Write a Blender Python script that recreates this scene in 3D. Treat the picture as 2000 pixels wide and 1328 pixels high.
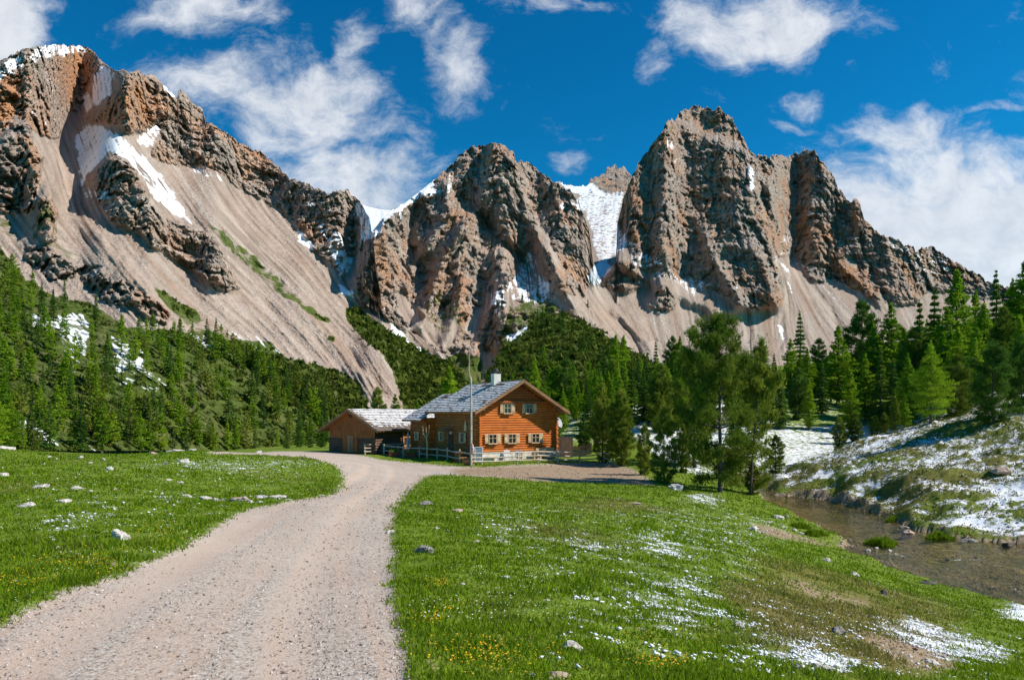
import bpy, math, random
import numpy as np
from mathutils import Vector, Matrix
for _o in list(bpy.data.objects): bpy.data.objects.remove(_o)
S = bpy.context.scene
COL = S.collection
# ------------------------------------------------------------------ camera, sky, sun, exposure
F = 1333.3; HZ = 807.0; EYE = 1.65            # focal length (px of a 2000 px wide frame), horizon row, eye height
cam = bpy.data.cameras.new('camera'); cam.lens = 24; cam.sensor_width = 36
cam.shift_y = (HZ-664)/2000.0; cam.clip_start = 0.1; cam.clip_end = 20000
co = bpy.data.objects.new('camera', cam); COL.objects.link(co)
co.location = (0, 0, EYE); co.rotation_euler = (math.radians(90), 0, 0); S.camera = co
SUN_AZ = math.radians(-7)      # measured from +X towards +Y: the sun stands to the right, a little behind the camera
SUN_EL = math.radians(43)
sv = Vector((math.cos(SUN_EL)*math.cos(SUN_AZ), math.cos(SUN_EL)*math.sin(SUN_AZ), math.sin(SUN_EL)))
sl = bpy.data.lights.new('sun', 'SUN'); sl.energy = 4.3; sl.angle = math.radians(0.5); sl.color = (1.0, 0.94, 0.84)
so = bpy.data.objects.new('sun', sl); COL.objects.link(so)
so.rotation_euler = sv.to_track_quat('Z', 'Y').to_euler()
S.view_settings.view_transform = 'Standard'; S.view_settings.look = 'None'
S.view_settings.gamma = 1.0; S.view_settings.exposure = 0.50; S.view_settings.use_curve_mapping = False
S.render.engine = 'CYCLES'; S.cycles.max_bounces = 6; S.cycles.transparent_max_bounces = 8
S.cycles.diffuse_bounces = 3; S.cycles.glossy_bounces = 2; S.cycles.transmission_bounces = 3

class NT:
    """small helper for building node trees"""
    def __init__(s, tree): s.t = tree; s.n = tree.nodes; s.l = tree.links
    def sock(s, node, inp, v):
        if v is None: return
        i = node.inputs[inp]
        if isinstance(v, bpy.types.NodeSocket): s.l.new(v, i)
        else:
            try: i.default_value = v
            except Exception: i.default_value = tuple(v) + (1.0,)
    def math(s, op, a, b=None, c=None, clamp=False):
        n = s.n.new('ShaderNodeMath'); n.operation = op; n.use_clamp = clamp
        s.sock(n, 0, a); s.sock(n, 1, b)
        if c is not None: s.sock(n, 2, c)
        return n.outputs[0]
    def vmath(s, op, a, b=None, scale=None):
        n = s.n.new('ShaderNodeVectorMath'); n.operation = op
        s.sock(n, 0, a)
        if b is not None: s.sock(n, 1, b)
        if scale is not None: s.sock(n, 'Scale', scale)
        return n.outputs['Value'] if op in ('LENGTH', 'DOT_PRODUCT') else n.outputs[0]
    def mix(s, f, a, b, mode='MIX'):
        n = s.n.new('ShaderNodeMix'); n.data_type = 'RGBA'; n.blend_type = mode
        n.clamp_factor = True
        s.sock(n, 0, f); s.sock(n, 6, a); s.sock(n, 7, b); return n.outputs[2]
    def noise(s, vec, scale, detail=4, rough=.55, dist=0):
        n = s.n.new('ShaderNodeTexNoise'); s.sock(n, 'Vector', vec); s.sock(n, 'Scale', scale)
        n.inputs['Detail'].default_value = detail; n.inputs['Roughness'].default_value = rough
        n.inputs['Distortion'].default_value = dist; return n.outputs[0]
    def vor(s, vec, scale, feature='F1', out='Distance'):
        n = s.n.new('ShaderNodeTexVoronoi'); n.feature = feature; s.sock(n, 'Vector', vec); s.sock(n, 'Scale', scale); return n.outputs[out]
    def ramp(s, f, lo, hi, a=0.0, b=1.0, smooth=False):
        n = s.n.new('ShaderNodeMapRange'); n.interpolation_type = 'SMOOTHSTEP' if smooth else 'LINEAR'
        s.sock(n, 0, f); s.sock(n, 1, lo); s.sock(n, 2, hi); s.sock(n, 3, a); s.sock(n, 4, b); return n.outputs[0]
    def attr(s, name, out='Fac'):
        n = s.n.new('ShaderNodeAttribute'); n.attribute_name = name; return n.outputs[out]
    def obj(s):
        return s.n.new('ShaderNodeTexCoord').outputs['Object']
    def pos(s): return s.n.new('ShaderNodeNewGeometry').outputs['Position']
    def mapv(s, vec, scale=(1, 1, 1), rot=(0, 0, 0)):
        n = s.n.new('ShaderNodeMapping'); s.sock(n, 0, vec); n.inputs['Scale'].default_value = scale
        n.inputs['Rotation'].default_value = rot; return n.outputs[0]
    def bump(s, h, strength=.5, dist=.1):
        n = s.n.new('ShaderNodeBump'); s.sock(n, 'Height', h); s.sock(n, 'Strength', strength); s.sock(n, 'Distance', dist); return n.outputs[0]

def newmat(name):
    m = bpy.data.materials.new(name); m.use_nodes = True
    nt = NT(m.node_tree); nt.n.clear(); out = nt.n.new('ShaderNodeOutputMaterial')
    return m, nt, out
def principled(nt, out, color, rough=.85, normal=None, spec=.2, metallic=0):
    p = nt.n.new('ShaderNodeBsdfPrincipled'); nt.sock(p, 'Base Color', color); nt.sock(p, 'Roughness', rough)
    nt.sock(p, 'Specular IOR Level', spec); nt.sock(p, 'Metallic', metallic)
    if normal is not None: nt.l.new(normal, p.inputs['Normal'])
    if out is not None: nt.l.new(p.outputs[0], out.inputs[0])
    return p.outputs[0]

# world: Nishita sky deepened to alpine blue, clouds as noise gathered round a few directions
W = bpy.data.worlds.new('World'); S.world = W; W.use_nodes = True
wt = NT(W.node_tree); wt.n.clear()
wo = wt.n.new('ShaderNodeOutputWorld'); bg = wt.n.new('ShaderNodeBackground')
sky = wt.n.new('ShaderNodeTexSky'); sky.sky_type = 'NISHITA'; sky.sun_disc = False
sky.sun_elevation = SUN_EL; sky.sun_rotation = math.radians(90) - SUN_AZ
sky.altitude = 2000; sky.air_density = 1.0; sky.dust_density = 0.3; sky.ozone_density = 3.0
gen = wt.n.new('ShaderNodeTexCoord').outputs['Generated']
hs = wt.n.new('ShaderNodeHueSaturation'); hs.inputs['Saturation'].default_value = 1.35; hs.inputs['Value'].default_value = 1.0
wt.l.new(sky.outputs[0], hs.inputs['Color'])
blue = wt.mix(1.0, hs.outputs[0], (0.10, 0.67, 0.62, 1), 'MULTIPLY')
sep = wt.n.new('ShaderNodeSeparateXYZ'); wt.l.new(gen, sep.inputs[0])
yy = wt.math('MAXIMUM', sep.outputs[1], 0.05)
ca = wt.math('DIVIDE', sep.outputs[0], yy); ce = wt.math('DIVIDE', sep.outputs[2], yy)
cv = wt.n.new('ShaderNodeCombineXYZ'); wt.l.new(ca, cv.inputs[0]); wt.l.new(ce, cv.inputs[1])
warpn = wt.n.new('ShaderNodeTexNoise'); wt.l.new(cv.outputs[0], warpn.inputs['Vector']); warpn.inputs['Scale'].default_value = 7; warpn.inputs['Detail'].default_value = 4
wv = wt.vmath('SUBTRACT', warpn.outputs['Color'], (.5, .5, .5))
cw = wt.vmath('ADD', cv.outputs[0], wt.vmath('SCALE', wv, scale=.10))
CL = [(-5,40,75,85,1.5),(60,-5,60,60,.6),(390,15,150,55,.95),(700,85,42,62,.9),(430,165,180,60,1.0),(590,210,170,85,1.15),(725,250,60,50,.8),
      (690,345,150,70,1.25),(800,350,60,40,.8),(885,95,62,95,.85),(820,5,70,35,.8),(1480,40,170,60,1.25),(1280,100,38,45,.75),(1340,20,90,40,.7),
      (1568,195,42,32,.85),(1520,245,60,16,.6),(1780,270,120,50,.85),(1880,270,90,40,.65),(1850,390,270,95,1.35),(1950,470,280,120,1.9),(1108,310,34,24,.75),
      (1120,12,230,16,.6),(1960,220,60,12,.7),(1665,155,22,16,.6),(2250,200,200,160,1.0),(-300,150,220,200,.9)]
tot = None
for (u, v, ru, rv, st) in CL:
    d = wt.vmath('SUBTRACT', cw, ((u-1000)/F, (HZ-v)/F, 0))
    d = wt.vmath('MULTIPLY', d, (F/ru, F/rv, 0))
    q = wt.vmath('DOT_PRODUCT', d, d)
    g = wt.math('MULTIPLY', wt.math('DIVIDE', 1.0, wt.math('MULTIPLY_ADD', wt.math('MULTIPLY', q, q), .6, 1.0)), st)
    tot = g if tot is None else wt.math('MAXIMUM', tot, g)
n1 = wt.noise(wt.mapv(cw, (1, 1.5, 1)), 9, 10, .68)
n2 = wt.noise(wt.mapv(cw, (1, 1.3, 1)), 22, 5, .6)
dens = wt.math('ADD', tot, wt.math('MULTIPLY', wt.math('SUBTRACT', n1, .5), 2.7))
cl = wt.ramp(dens, .30, 1.45, 0, 1, True)
cl = wt.math('MULTIPLY', cl, wt.ramp(ce, -.02, .03))
shade = wt.ramp(wt.math('ADD', n2, wt.math('MULTIPLY', n1, .8)), .65, 1.1, .52, 1.0)
ccol = wt.mix(shade, (2.2, 2.5, 2.9, 1), (4.3, 4.4, 4.55, 1))
final = wt.mix(wt.math('MULTIPLY', cl, .86), blue, ccol)
wt.l.new(final, bg.inputs[0]); bg.inputs[1].default_value = 0.15
wt.l.new(bg.outputs[0], wo.inputs[0])

# ------------------------------------------------------------------ numpy noise
_rng = np.random.RandomState(7)
_perm = _rng.permutation(256); _perm = np.concatenate([_perm, _perm, _perm]).astype(np.int32)
_grad = _rng.normal(size=(256, 3)); _grad /= np.linalg.norm(_grad, axis=1)[:, None]
def perlin(x, y, z=None):
    x = np.asarray(x, float); y = np.asarray(y, float); z = np.zeros_like(x) if z is None else np.asarray(z, float)+0*x
    xi = np.floor(x).astype(np.int64); yi = np.floor(y).astype(np.int64); zi = np.floor(z).astype(np.int64)
    xf, yf, zf = x-xi, y-yi, z-zi
    u, v, w = [t*t*t*(t*(t*6-15)+10) for t in (xf, yf, zf)]
    xi &= 255; yi &= 255; zi &= 255
    r = 0
    for dx in (0, 1):
        pa = _perm[xi+dx]
        for dy in (0, 1):
            pb = _perm[pa+((yi+dy) & 255)]
            for dz in (0, 1):
                g = _grad[_perm[pb+((zi+dz) & 255)]]
                dot = g[..., 0]*(xf-dx)+g[..., 1]*(yf-dy)+g[..., 2]*(zf-dz)
                r = r + dot*(u if dx else 1-u)*(v if dy else 1-v)*(w if dz else 1-w)
    return r*1.6
def fbm(x, y, z=None, o=4, g=.5, l=2.07):
    a = 1; r = 0; n = 0
    if z is None: z = 0*x
    for i in range(o):
        r = r+a*perlin(x+17*i, y-9*i, z+5*i); n += a; a *= g; x, y, z = x*l, y*l, z*l
    return r/n
def ridged(x, y, z=None, o=5, g=.55, l=2.1):
    a = 1; r = 0; n = 0; w = 1
    if z is None: z = 0*x
    for i in range(o):
        s = (1-np.abs(perlin(x+31*i, y+11*i, z-7*i)))**2
        r = r+a*s*w; n += a; w = np.clip(s*1.4, 0, 1); a *= g; x, y, z = x*l, y*l, z*l
    return r/n
_cr = _rng.rand(256, 4)
def blocks(x, y, z):
    """cellular noise: random height of the nearest cell, and distance to its edge"""
    xi = np.floor(x-.5).astype(np.int64); yi = np.floor(y-.5).astype(np.int64); zi = np.floor(z-.5).astype(np.int64)
    b1 = np.full(x.shape, 9.); b2 = np.full(x.shape, 9.); h = np.zeros(x.shape)
    for dx in (0, 1):
        for dy in (0, 1):
            for dz in (0, 1):
                cx_, cy_, cz_ = xi+dx, yi+dy, zi+dz
                r = _cr[_perm[_perm[_perm[cx_ & 255]+(cy_ & 255)]+(cz_ & 255)]]
                d = (x-cx_-.5-(r[..., 0]-.5)*.8)**2+(y-cy_-.5-(r[..., 1]-.5)*.8)**2+(z-cz_-.5-(r[..., 2]-.5)*.8)**2
                n1 = d < b1; b2 = np.where(n1, b1, np.minimum(b2, d)); h = np.where(n1, r[..., 3], h); b1 = np.where(n1, d, b1)
    return h, np.sqrt(b2)-np.sqrt(b1)
def sstep(x, a, b):
    t = np.clip((x-a)/(b-a), 0, 1); return t*t*(3-2*t)

# ------------------------------------------------------------------ object helpers
def tag(o, label=None, cat=None, group=None, kind=None):
    if label: o['label'] = label
    if cat: o['category'] = cat
    if group: o['group'] = group
    if kind: o['kind'] = kind
    return o
def link(name, me, mats=(), parent=None, loc=None):
    o = bpy.data.objects.new(name, me); COL.objects.link(o)
    if me is not None and mats and len(me.materials) == 0:
        for m in (mats if isinstance(mats, (list, tuple)) else [mats]): me.materials.append(m)
    if parent is not None: o.parent = parent
    if loc is not None: o.location = loc
    return o
def npmesh(name, V, Fc, smooth=True, attrs=None, mi=None):
    """V (n,3); Fc (m,k) with k 3 or 4"""
    V = np.asarray(V, np.float32); Fc = np.asarray(Fc, np.int32); k = Fc.shape[1]
    me = bpy.data.meshes.new(name)
    me.vertices.add(len(V)); me.vertices.foreach_set('co', V.ravel())
    me.loops.add(Fc.size); me.loops.foreach_set('vertex_index', Fc.ravel())
    me.polygons.add(len(Fc)); me.polygons.foreach_set('loop_start', np.arange(0, Fc.size, k, dtype=np.int32))
    me.polygons.foreach_set('use_smooth', np.full(len(Fc), smooth))
    if mi is not None: me.polygons.foreach_set('material_index', np.asarray(mi, np.int32))
    me.update(calc_edges=True)
    for n, a in (attrs or {}).items():
        a = np.asarray(a, np.float32)
        if a.ndim == 1:
            t = me.attributes.new(n, 'FLOAT', 'POINT'); t.data.foreach_set('value', a)
        else:
            t = me.attributes.new(n, 'FLOAT_VECTOR', 'POINT'); t.data.foreach_set('vector', a.ravel())
    return me
def gridfaces(nr, nc, flip=False):
    i = np.arange(nr-1)[:, None]*nc+np.arange(nc-1)[None, :]
    f = np.stack([i, i+1, i+nc+1, i+nc], -1).reshape(-1, 4)
    return f[:, ::-1] if flip else f

# ------------------------------------------------------------------ layout charts of the mountains (photo pixels, baked into world-space relief)
U0, U1, V0, V1, ST = -300, 2300, 60, 900, 2
uu = np.arange(U0, U1+1, ST, float); vv = np.arange(V0, V1+1, ST, float)
UU, VV = np.meshgrid(uu, vv)
wx = UU+9*fbm(UU/34, VV/34, o=3)+3.5*perlin(UU/8, VV/8, 3.3+0*UU)
wy = VV+9*fbm(UU/34+50, VV/34, o=3)+3.5*perlin(UU/8, VV/8, 9.1+0*UU)
def blur(a, r):
    if r < 1: return a
    r = int(r)
    for ax in (0, 1):
        for _ in range(2):
            p = [(0, 0), (0, 0)]; p[ax] = (r+1, r)
            c = np.cumsum(np.pad(a, p, mode='edge'), axis=ax)
            n = a.shape[ax]
            a = (np.take(c, range(2*r+1, 2*r+1+n), ax)-np.take(c, range(0, n), ax))/(2*r+1)
    return a
def inpoly(poly, X, Y):
    ins = np.zeros(X.shape, bool); n = len(poly)
    for i in range(n):
        x1, y1 = poly[i]; x2, y2 = poly[(i+1) % n]
        if y1 == y2: continue
        c = ((Y >= min(y1, y2)) & (Y < max(y1, y2))) & (X < (x2-x1)*(Y-y1)/(y2-y1)+x1)
        ins ^= c
    return ins
def chart(polys, br=1):
    m = np.zeros_like(UU)
    for st, p in polys:
        a = np.array(p); x0, y0 = a.min(0)-25; x1, y1 = a.max(0)+25
        j0, j1 = np.searchsorted(uu, [x0, x1]); i0, i1 = np.searchsorted(vv, [y0, y1])
        if j1 <= j0 or i1 <= i0: continue
        sub = inpoly(p, wx[i0:i1, j0:j1], wy[i0:i1, j0:j1])*float(st)
        m[i0:i1, j0:j1] = np.maximum(m[i0:i1, j0:j1], sub)
    return blur(m, br)
def strokes(ss):
    m = np.zeros_like(UU)
    for amp, w, pts in ss:
        a = np.array(pts, float); x0, y0 = a.min(0)-3*w; x1, y1 = a.max(0)+3*w
        j0, j1 = np.searchsorted(uu, [x0, x1]); i0, i1 = np.searchsorted(vv, [y0, y1])
        X = wx[i0:i1, j0:j1]; Y = wy[i0:i1, j0:j1]
        if X.size == 0: continue
        d = np.full(X.shape, 1e9)
        for (ax, ay), (bx, by) in zip(pts[:-1], pts[1:]):
            L = (bx-ax)**2+(by-ay)**2; t = np.clip(((X-ax)*(bx-ax)+(Y-ay)*(by-ay))/L, 0, 1)
            d = np.minimum(d, np.hypot(X-ax-t*(bx-ax), Y-ay-t*(by-ay)))
        m[i0:i1, j0:j1] += amp*np.exp(-np.abs(d/w)**1.3)
    return m
def samp(m, u, v):
    x = np.clip((u-U0)/ST, 0, m.shape[1]-1.001); y = np.clip((v-V0)/ST, 0, m.shape[0]-1.001)
    xi = x.astype(int); yi = y.astype(int); fx = x-xi; fy = y-yi
    return (m[yi, xi]*(1-fx)*(1-fy)+m[yi, xi+1]*fx*(1-fy)+m[yi+1, xi]*(1-fx)*fy+m[yi+1, xi+1]*fx*fy)

ROCK_C = [(1,[(-300,190),(0,120),(40,98),(90,88),(150,88),(182,96),(204,127),(195,160),(168,192),(162,212),(132,219),(122,255),(99,272),(66,259),(30,226),(0,262),(-300,300)]),
 (1,[(0,272),(30,239),(56,249),(66,285),(83,312),(76,368),(63,414),(33,418),(-60,400),(-300,360),(-300,310)]),
 (1,[(166,232),(195,202),(232,173),(225,140),(275,136),(298,150),(345,190),(352,212),(331,232),(311,229),(298,252),(275,259),(245,255),(232,245),(179,236)]),
 (1,[(340,160),(402,225),(470,270),(565,335),(640,368),(690,370),(725,410),(735,450),(705,480),(695,500),(665,540),(656,520),(611,488),(579,439),(542,406),(481,378),(441,350),(400,325),(370,322),(330,320),(292,305),(300,285),(320,265),(305,245),(335,235)]),
 (1,[(240,305),(228,302),(200,318),(185,335),(170,352),(180,368),(199,408),(207,420),(225,435),(270,457),(280,472),(320,495),(370,520),(412,555),(435,575),(447,570),(467,562),(450,525),(437,500),(425,472),(405,460),(370,442),(325,432),(295,400),(282,365),(262,330)]),
 (.9,[(45,490),(60,478),(85,485),(120,500),(150,520),(200,520),(215,545),(240,548),(270,570),(310,590),(330,610),(325,630),(300,625),(260,600),(200,590),(180,570),(150,545),(100,550),(60,520)]),
 (.7,[(70,385),(100,380),(112,420),(110,470),(85,480),(70,430)]),
 (.8,[(400,455),(412,460),(420,490),(405,480)]),(1,[(700,470),(740,430),(765,600),(800,655),(745,612),(700,590),(693,552),(705,505)])]
ROCK_A = [(1,[(1203,440),(1240,500),(1225,520),(1270,530),(1300,545),(1350,545),(1380,560),(1430,590),(1480,605),(1525,600),(1535,550),(1510,510),(1530,500),(1560,500),(1570,520),(1600,550),(1640,545),(1700,580),(1750,600),(1790,590),(1815,570),(1900,580),(2300,640),(2300,60),(1180,60)]),
 (1,[(1178,550),(1200,515),(1215,505),(1240,520),(1262,550),(1255,565),(1225,572),(1195,568)]),
 (1,[(1262,595),(1290,560),(1305,560),(1325,590),(1315,605),(1295,612)]),
 (1,[(1567,520),(1590,505),(1625,530),(1640,545),(1600,552),(1575,540)]),
 (.8,[(1060,625),(1100,610),(1140,620),(1150,650),(1100,640)])]
NOROCK_B = [(1,[(1150,545),(1185,560),(1260,640),(1360,730),(1400,830),(1200,720),(1130,620)]),
 (.9,[(1035,492),(985,575),(990,605),(1090,600),(1065,540)]),
 (1,[(935,690),(965,690),(978,715),(965,745),(930,745)]),
 (.8,[(850,690),(770,640),(700,600),(670,560),(690,590),(760,650),(840,705)]),
 (.8,[(905,640),(940,590),(985,520),(1000,500),(975,560),(945,620),(925,680)]),(1,[(770,560),(800,590),(850,640),(880,690),(820,660),(780,610)]),(1,[(1085,560),(1130,580),(1180,650),(1130,620),(1090,600)]),(.9,[(850,640),(880,600),(900,640),(880,680)]),(.9,[(1040,430),(1060,440),(1100,520),(1130,560),(1085,520)])]
SNOW = [(.78,[(195,122),(228,143),(215,185),(186,208),(166,222),(158,195),(180,160)]),
 (.86,[(166,239),(199,246),(239,265),(282,312),(315,345),(345,385),(378,438),(368,434),(331,418),(298,385),(282,352),(245,308),(212,298),(186,322),(166,352),(156,368),(156,325),(146,289),(152,265)]),
 (.5,[(156,368),(199,358),(232,375),(205,401),(165,385)]),
 (.75,[(30,115),(90,88),(150,88),(185,100),(110,112),(60,120),(0,150),(0,130)]),(.9,[(-80,130),(0,134),(26,143),(10,155),(-60,165)]),
 (.7,[(278,259),(311,239),(318,259),(298,285),(288,292),(265,280)]),(.6,[(374,325),(398,322),(434,352),(381,342)]),
 (.9,[(310,160),(348,190),(335,192)]),(.85,[(690,390),(765,405),(850,340),(850,380),(770,415),(740,455),(705,480),(700,440)]),
 (.9,[(640,478),(685,492),(690,520),(664,545),(652,512)]),(.9,[(655,545),(692,572),(690,588),(662,566)]),
 (.9,[(579,440),(618,486),(609,494),(581,467)]),(.8,[(595,396),(625,398),(622,410),(600,407)]),(.55,[(600,430),(640,440),(700,470),(680,490),(640,470)]),
 (.8,[(760,630),(788,642),(798,662),(858,697),(830,692),(795,672),(768,650)]),
 (.7,[(848,374),(892,354),(888,368),(858,384)]),(.7,[(770,400),(800,395),(790,430),(775,430)]),
 (.70,[(1080,350),(1154,360),(1189,378),(1225,372),(1210,420),(1210,448),(1238,476),(1189,512),(1175,555),(1143,546),(1147,530),(1172,512),(1154,480),(1154,448),(1140,416),(1108,413),(1080,399),(1118,395),(1129,384)]),
 (1.1,[(1145,545),(1175,512),(1195,518),(1170,558)]),(.9,[(1085,352),(1150,362),(1150,380),(1120,380)]),
 (.6,[(1225,498),(1267,505),(1253,533),(1235,520)]),
 (.62,[(1026,490),(1044,494),(1048,533),(1076,554),(1069,590),(1040,596),(998,582),(988,561),(1012,533)]),
 (.8,[(985,660),(1030,634),(1024,652),(995,674)]),(.55,[(955,575),(990,560),(990,600),(950,620)]),
 (.7,[(1302,276),(1320,276),(1318,294),(1303,292)]),(.5,[(1309,306),(1341,303),(1320,326),(1303,320)]),(.5,[(1345,272),(1365,272),(1362,284),(1345,282)]),
 (.85,[(1459,326),(1470,328),(1475,372),(1463,374)]),(1.0,[(1506,492),(1516,500),(1545,534),(1533,530)]),
 (.62,[(1533,447),(1545,470),(1560,495),(1520,502)]),(.6,[(1565,411),(1600,404),(1582,422)]),
 (.5,[(1230,475),(1290,505),(1330,545),(1280,538),(1240,500)]),(.5,[(1305,543),(1360,545),(1400,560),(1345,578)]),
 (.5,[(1725,466),(1840,500),(1860,530),(1818,534),(1764,512)]),(.62,[(1534,530),(1545,535),(1552,610),(1543,615)]),
 (.9,[(1518,630),(1530,630),(1528,668),(1520,668)]),(.5,[(1590,550),(1610,555),(1650,592),(1630,590)]),(.5,[(1555,505),(1575,520),(1570,530),(1550,520)]),
 (.5,[(1625,520),(1660,520),(1650,532),(1620,530)]),(.45,[(1230,590),(1240,588),(1236,612),(1228,612)]),
 (.5,[(480,715),(500,722),(545,740),(525,742)]),(.42,[(410,640),(520,660),(560,690),(500,690)]),
 (.62,[(100,615),(160,610),(180,640),(165,700),(140,740),(125,690)]),(.55,[(215,650),(260,670),(250,720),(225,740)]),(.5,[(285,720),(330,750),(300,780),(270,760)]),(.5,[(225,690),(280,680),(290,740),(230,760)]),
 (.55,[(60,610),(120,625),(130,650),(60,640)]),(.45,[(30,810),(120,830),(140,870),(50,870)]),(.5,[(345,620),(420,660),(470,700),(440,700),(370,660)])]
GREEN = [(1,[(-300,440),(0,485),(50,540),(110,580),(180,592),(250,640),(300,642),(400,650),(430,655),(470,690),(520,710),(600,760),(660,800),(700,830),(720,900),(-300,900)]),
 (1.2,[(440,662),(526,668),(563,699),(611,711),(664,727),(700,748),(717,780),(715,800),(640,830),(560,790),(500,740)]),
 (1.2,[(670,600),(701,605),(737,626),(766,650),(806,670),(855,699),(890,710),(960,760),(960,900),(800,900),(782,772),(766,727),(745,687),(709,666),(684,634)]),
 (.75,[(398,428),(430,445),(520,520),(595,590),(590,600),(540,572),(480,518),(430,472)]),
 (1.1,[(292,558),(330,576),(384,608),(402,630),(380,628),(330,603)]),
 (.7,[(310,590),(345,610),(440,655),(430,670),(380,645)]),
 (1.1,[(583,595),(612,600),(630,618),(650,628),(632,630),(600,612)]),(1.1,[(640,655),(658,660),(662,672),(648,668)]),(1,[(700,668),(710,670),(705,680)]),
 (.55,[(0,400),(20,430),(45,480),(0,485),(-300,440),(-300,380)]),(.55,[(60,380),(100,385),(110,440),(150,470),(165,520),(100,500),(60,470)]),
 (.6,[(825,605),(860,575),(905,600),(905,640),(860,655)]),(1,[(860,705),(900,685),(945,700),(940,760),(880,770)]),
 (.75,[(990,600),(1060,575),(1100,605),(1000,660),(970,690)]),(.5,[(1030,510),(1060,560),(1010,570)]),
 (.55,[(1735,470),(1900,530),(2000,570),(1900,570),(1780,520)]),(.5,[(800,560),(850,540),(870,580),(810,600)])]
ORANGE = [(1,[(112,92),(180,96),(206,128),(168,190),(132,215),(108,150)]),(.7,[(-50,150),(60,150),(30,230),(-50,260)]),(.85,[(166,232),(232,173),(275,150),(345,193),(348,212),(298,252),(245,255)]),
 (1,[(146,300),(160,305),(172,400),(190,440),(180,445),(160,400)]),(.55,[(30,240),(66,285),(83,312),(60,400),(40,330)]),(.5,[(160,430),(190,450),(330,600),(440,690),(400,670),(250,560)]),
 (.6,[(350,200),(400,230),(380,260),(340,250)]),(.6,[(230,460),(250,470),(285,500),(270,500)]),
 (.7,[(1228,400),(1275,390),(1272,480),(1232,478)]),(.6,[(1385,425),(1430,430),(1425,465),(1390,460)]),(.5,[(1550,430),(1650,440),(1650,510),(1560,500)]),(.6,[(1500,400),(1530,410),(1525,440)]),
 (.6,[(1510,440),(1535,480),(1520,500),(1490,470)]),(.8,[(1045,478),(1065,484),(1056,496)]),(.5,[(880,370),(930,380),(900,440)]),(.5,[(1640,520),(1780,560),(1780,600),(1650,560)]),
 (.55,[(930,690),(980,690),(980,745),(925,745)]),(.7,[(700,560),(760,560),(720,610)]),(.6,[(940,290),(1003,290),(1000,330),(960,330)]),(.5,[(560,560),(620,600),(700,690),(770,770),(740,770),(660,680)]),(.6,[(1140,590),(1200,600),(1280,660),(1250,670),(1180,640)])]
M_rock_C = chart(ROCK_C, 1); M_rock_A = chart(ROCK_A, 1); M_norock_B = chart(NOROCK_B, 2)
M_snow = chart(SNOW, 1); M_green = chart(GREEN, 1); M_org = chart(ORANGE, 6)
# direction water and rubble run, seen from the valley
FL = [(0,300,.8,1),(150,350,.3,1),(250,480,.8,1),(300,300,.9,1.1),(450,500,1,.95),(600,600,.9,.95),(720,720,.55,1),(550,480,1,.9),(400,650,1,.75),(100,500,.8,1),(0,700,.9,.6),(300,800,1,.6),
      (150,150,.15,1),(260,200,0,1),(420,300,.5,1),(600,400,.4,1),(750,500,-.3,1),(700,620,.8,.8),(800,700,.9,.7),(850,450,-.4,1),(950,400,-.1,1),(1050,450,.6,1),(900,600,-.3,1),(1040,560,.1,1),(1120,580,.6,1),
      (1180,450,-.25,1),(1300,400,-.15,1),(1380,300,0,1),(1450,400,.25,1),(1280,600,.2,1),(1400,620,.15,1),(1530,600,0,1),(1580,570,.7,1),(1650,600,.8,.8),(1600,400,.2,1),(1750,540,.4,1),(1200,620,.9,1)]
fu = np.zeros_like(UU); fv = np.zeros_like(UU); fw = np.zeros_like(UU)
for (a, b, dx, dy) in FL:
    w_ = 1/(((UU-a)**2+(VV-b)**2)+900)**1.5; n_ = math.hypot(dx, dy); fu += w_*dx/n_; fv += w_*dy/n_; fw += w_
fu /= fw; fv /= fw; nn = np.hypot(fu, fv); fu /= nn; fv /= nn
def lic(seed, n, step, coarse):
    r = np.random.RandomState(seed).rand(*UU.shape) if coarse == 0 else perlin(UU/coarse+seed, VV/coarse)*.5+.5
    acc = r.copy(); c = 1
    for sg in (1, -1):
        x = UU.copy(); y = VV.copy()
        for k in range(n):
            dx = samp(fu, x, y); dy = samp(fv, x, y)
            x = x+sg*dx*step; y = y+sg*dy*step
            acc += samp(r, x, y); c += 1
    acc /= c; acc -= acc.mean(); acc /= acc.std(); return acc
STR1 = lic(1, 10, 3.0, 0); STR2 = lic(2, 16, 5.0, 9); STR3 = lic(5, 22, 7.0, 24)

def outline(pts, u, jag=0, seed=0, js=7):
    p = np.array(pts, float); v = np.interp(u, p[:, 0], p[:, 1])
    if jag:
        j = np.zeros_like(u); a = 1
        s = js
        for k in range(4):
            j += a*(.62-1.7*np.abs(perlin(u/s+seed*13.7, 0*u+seed*3.1+k)))*-1.0; s /= 1.9; a *= .70
        v = v+jag*j
    return v

def depth(sm, base, vb, smooth):
    """distance chart: climb each column from the foot at the local slope"""
    t = (HZ-VV)/F; k0 = np.searchsorted(vv, vb)
    s = np.maximum(sm-t, .17)
    dt = ST/F
    inc = dt/s
    c = np.cumsum(inc[::-1], axis=0)[::-1]
    lnY = np.log(base(uu))[None, :]+(c-c[k0][None, :])
    return blur(lnY, smooth)

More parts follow.
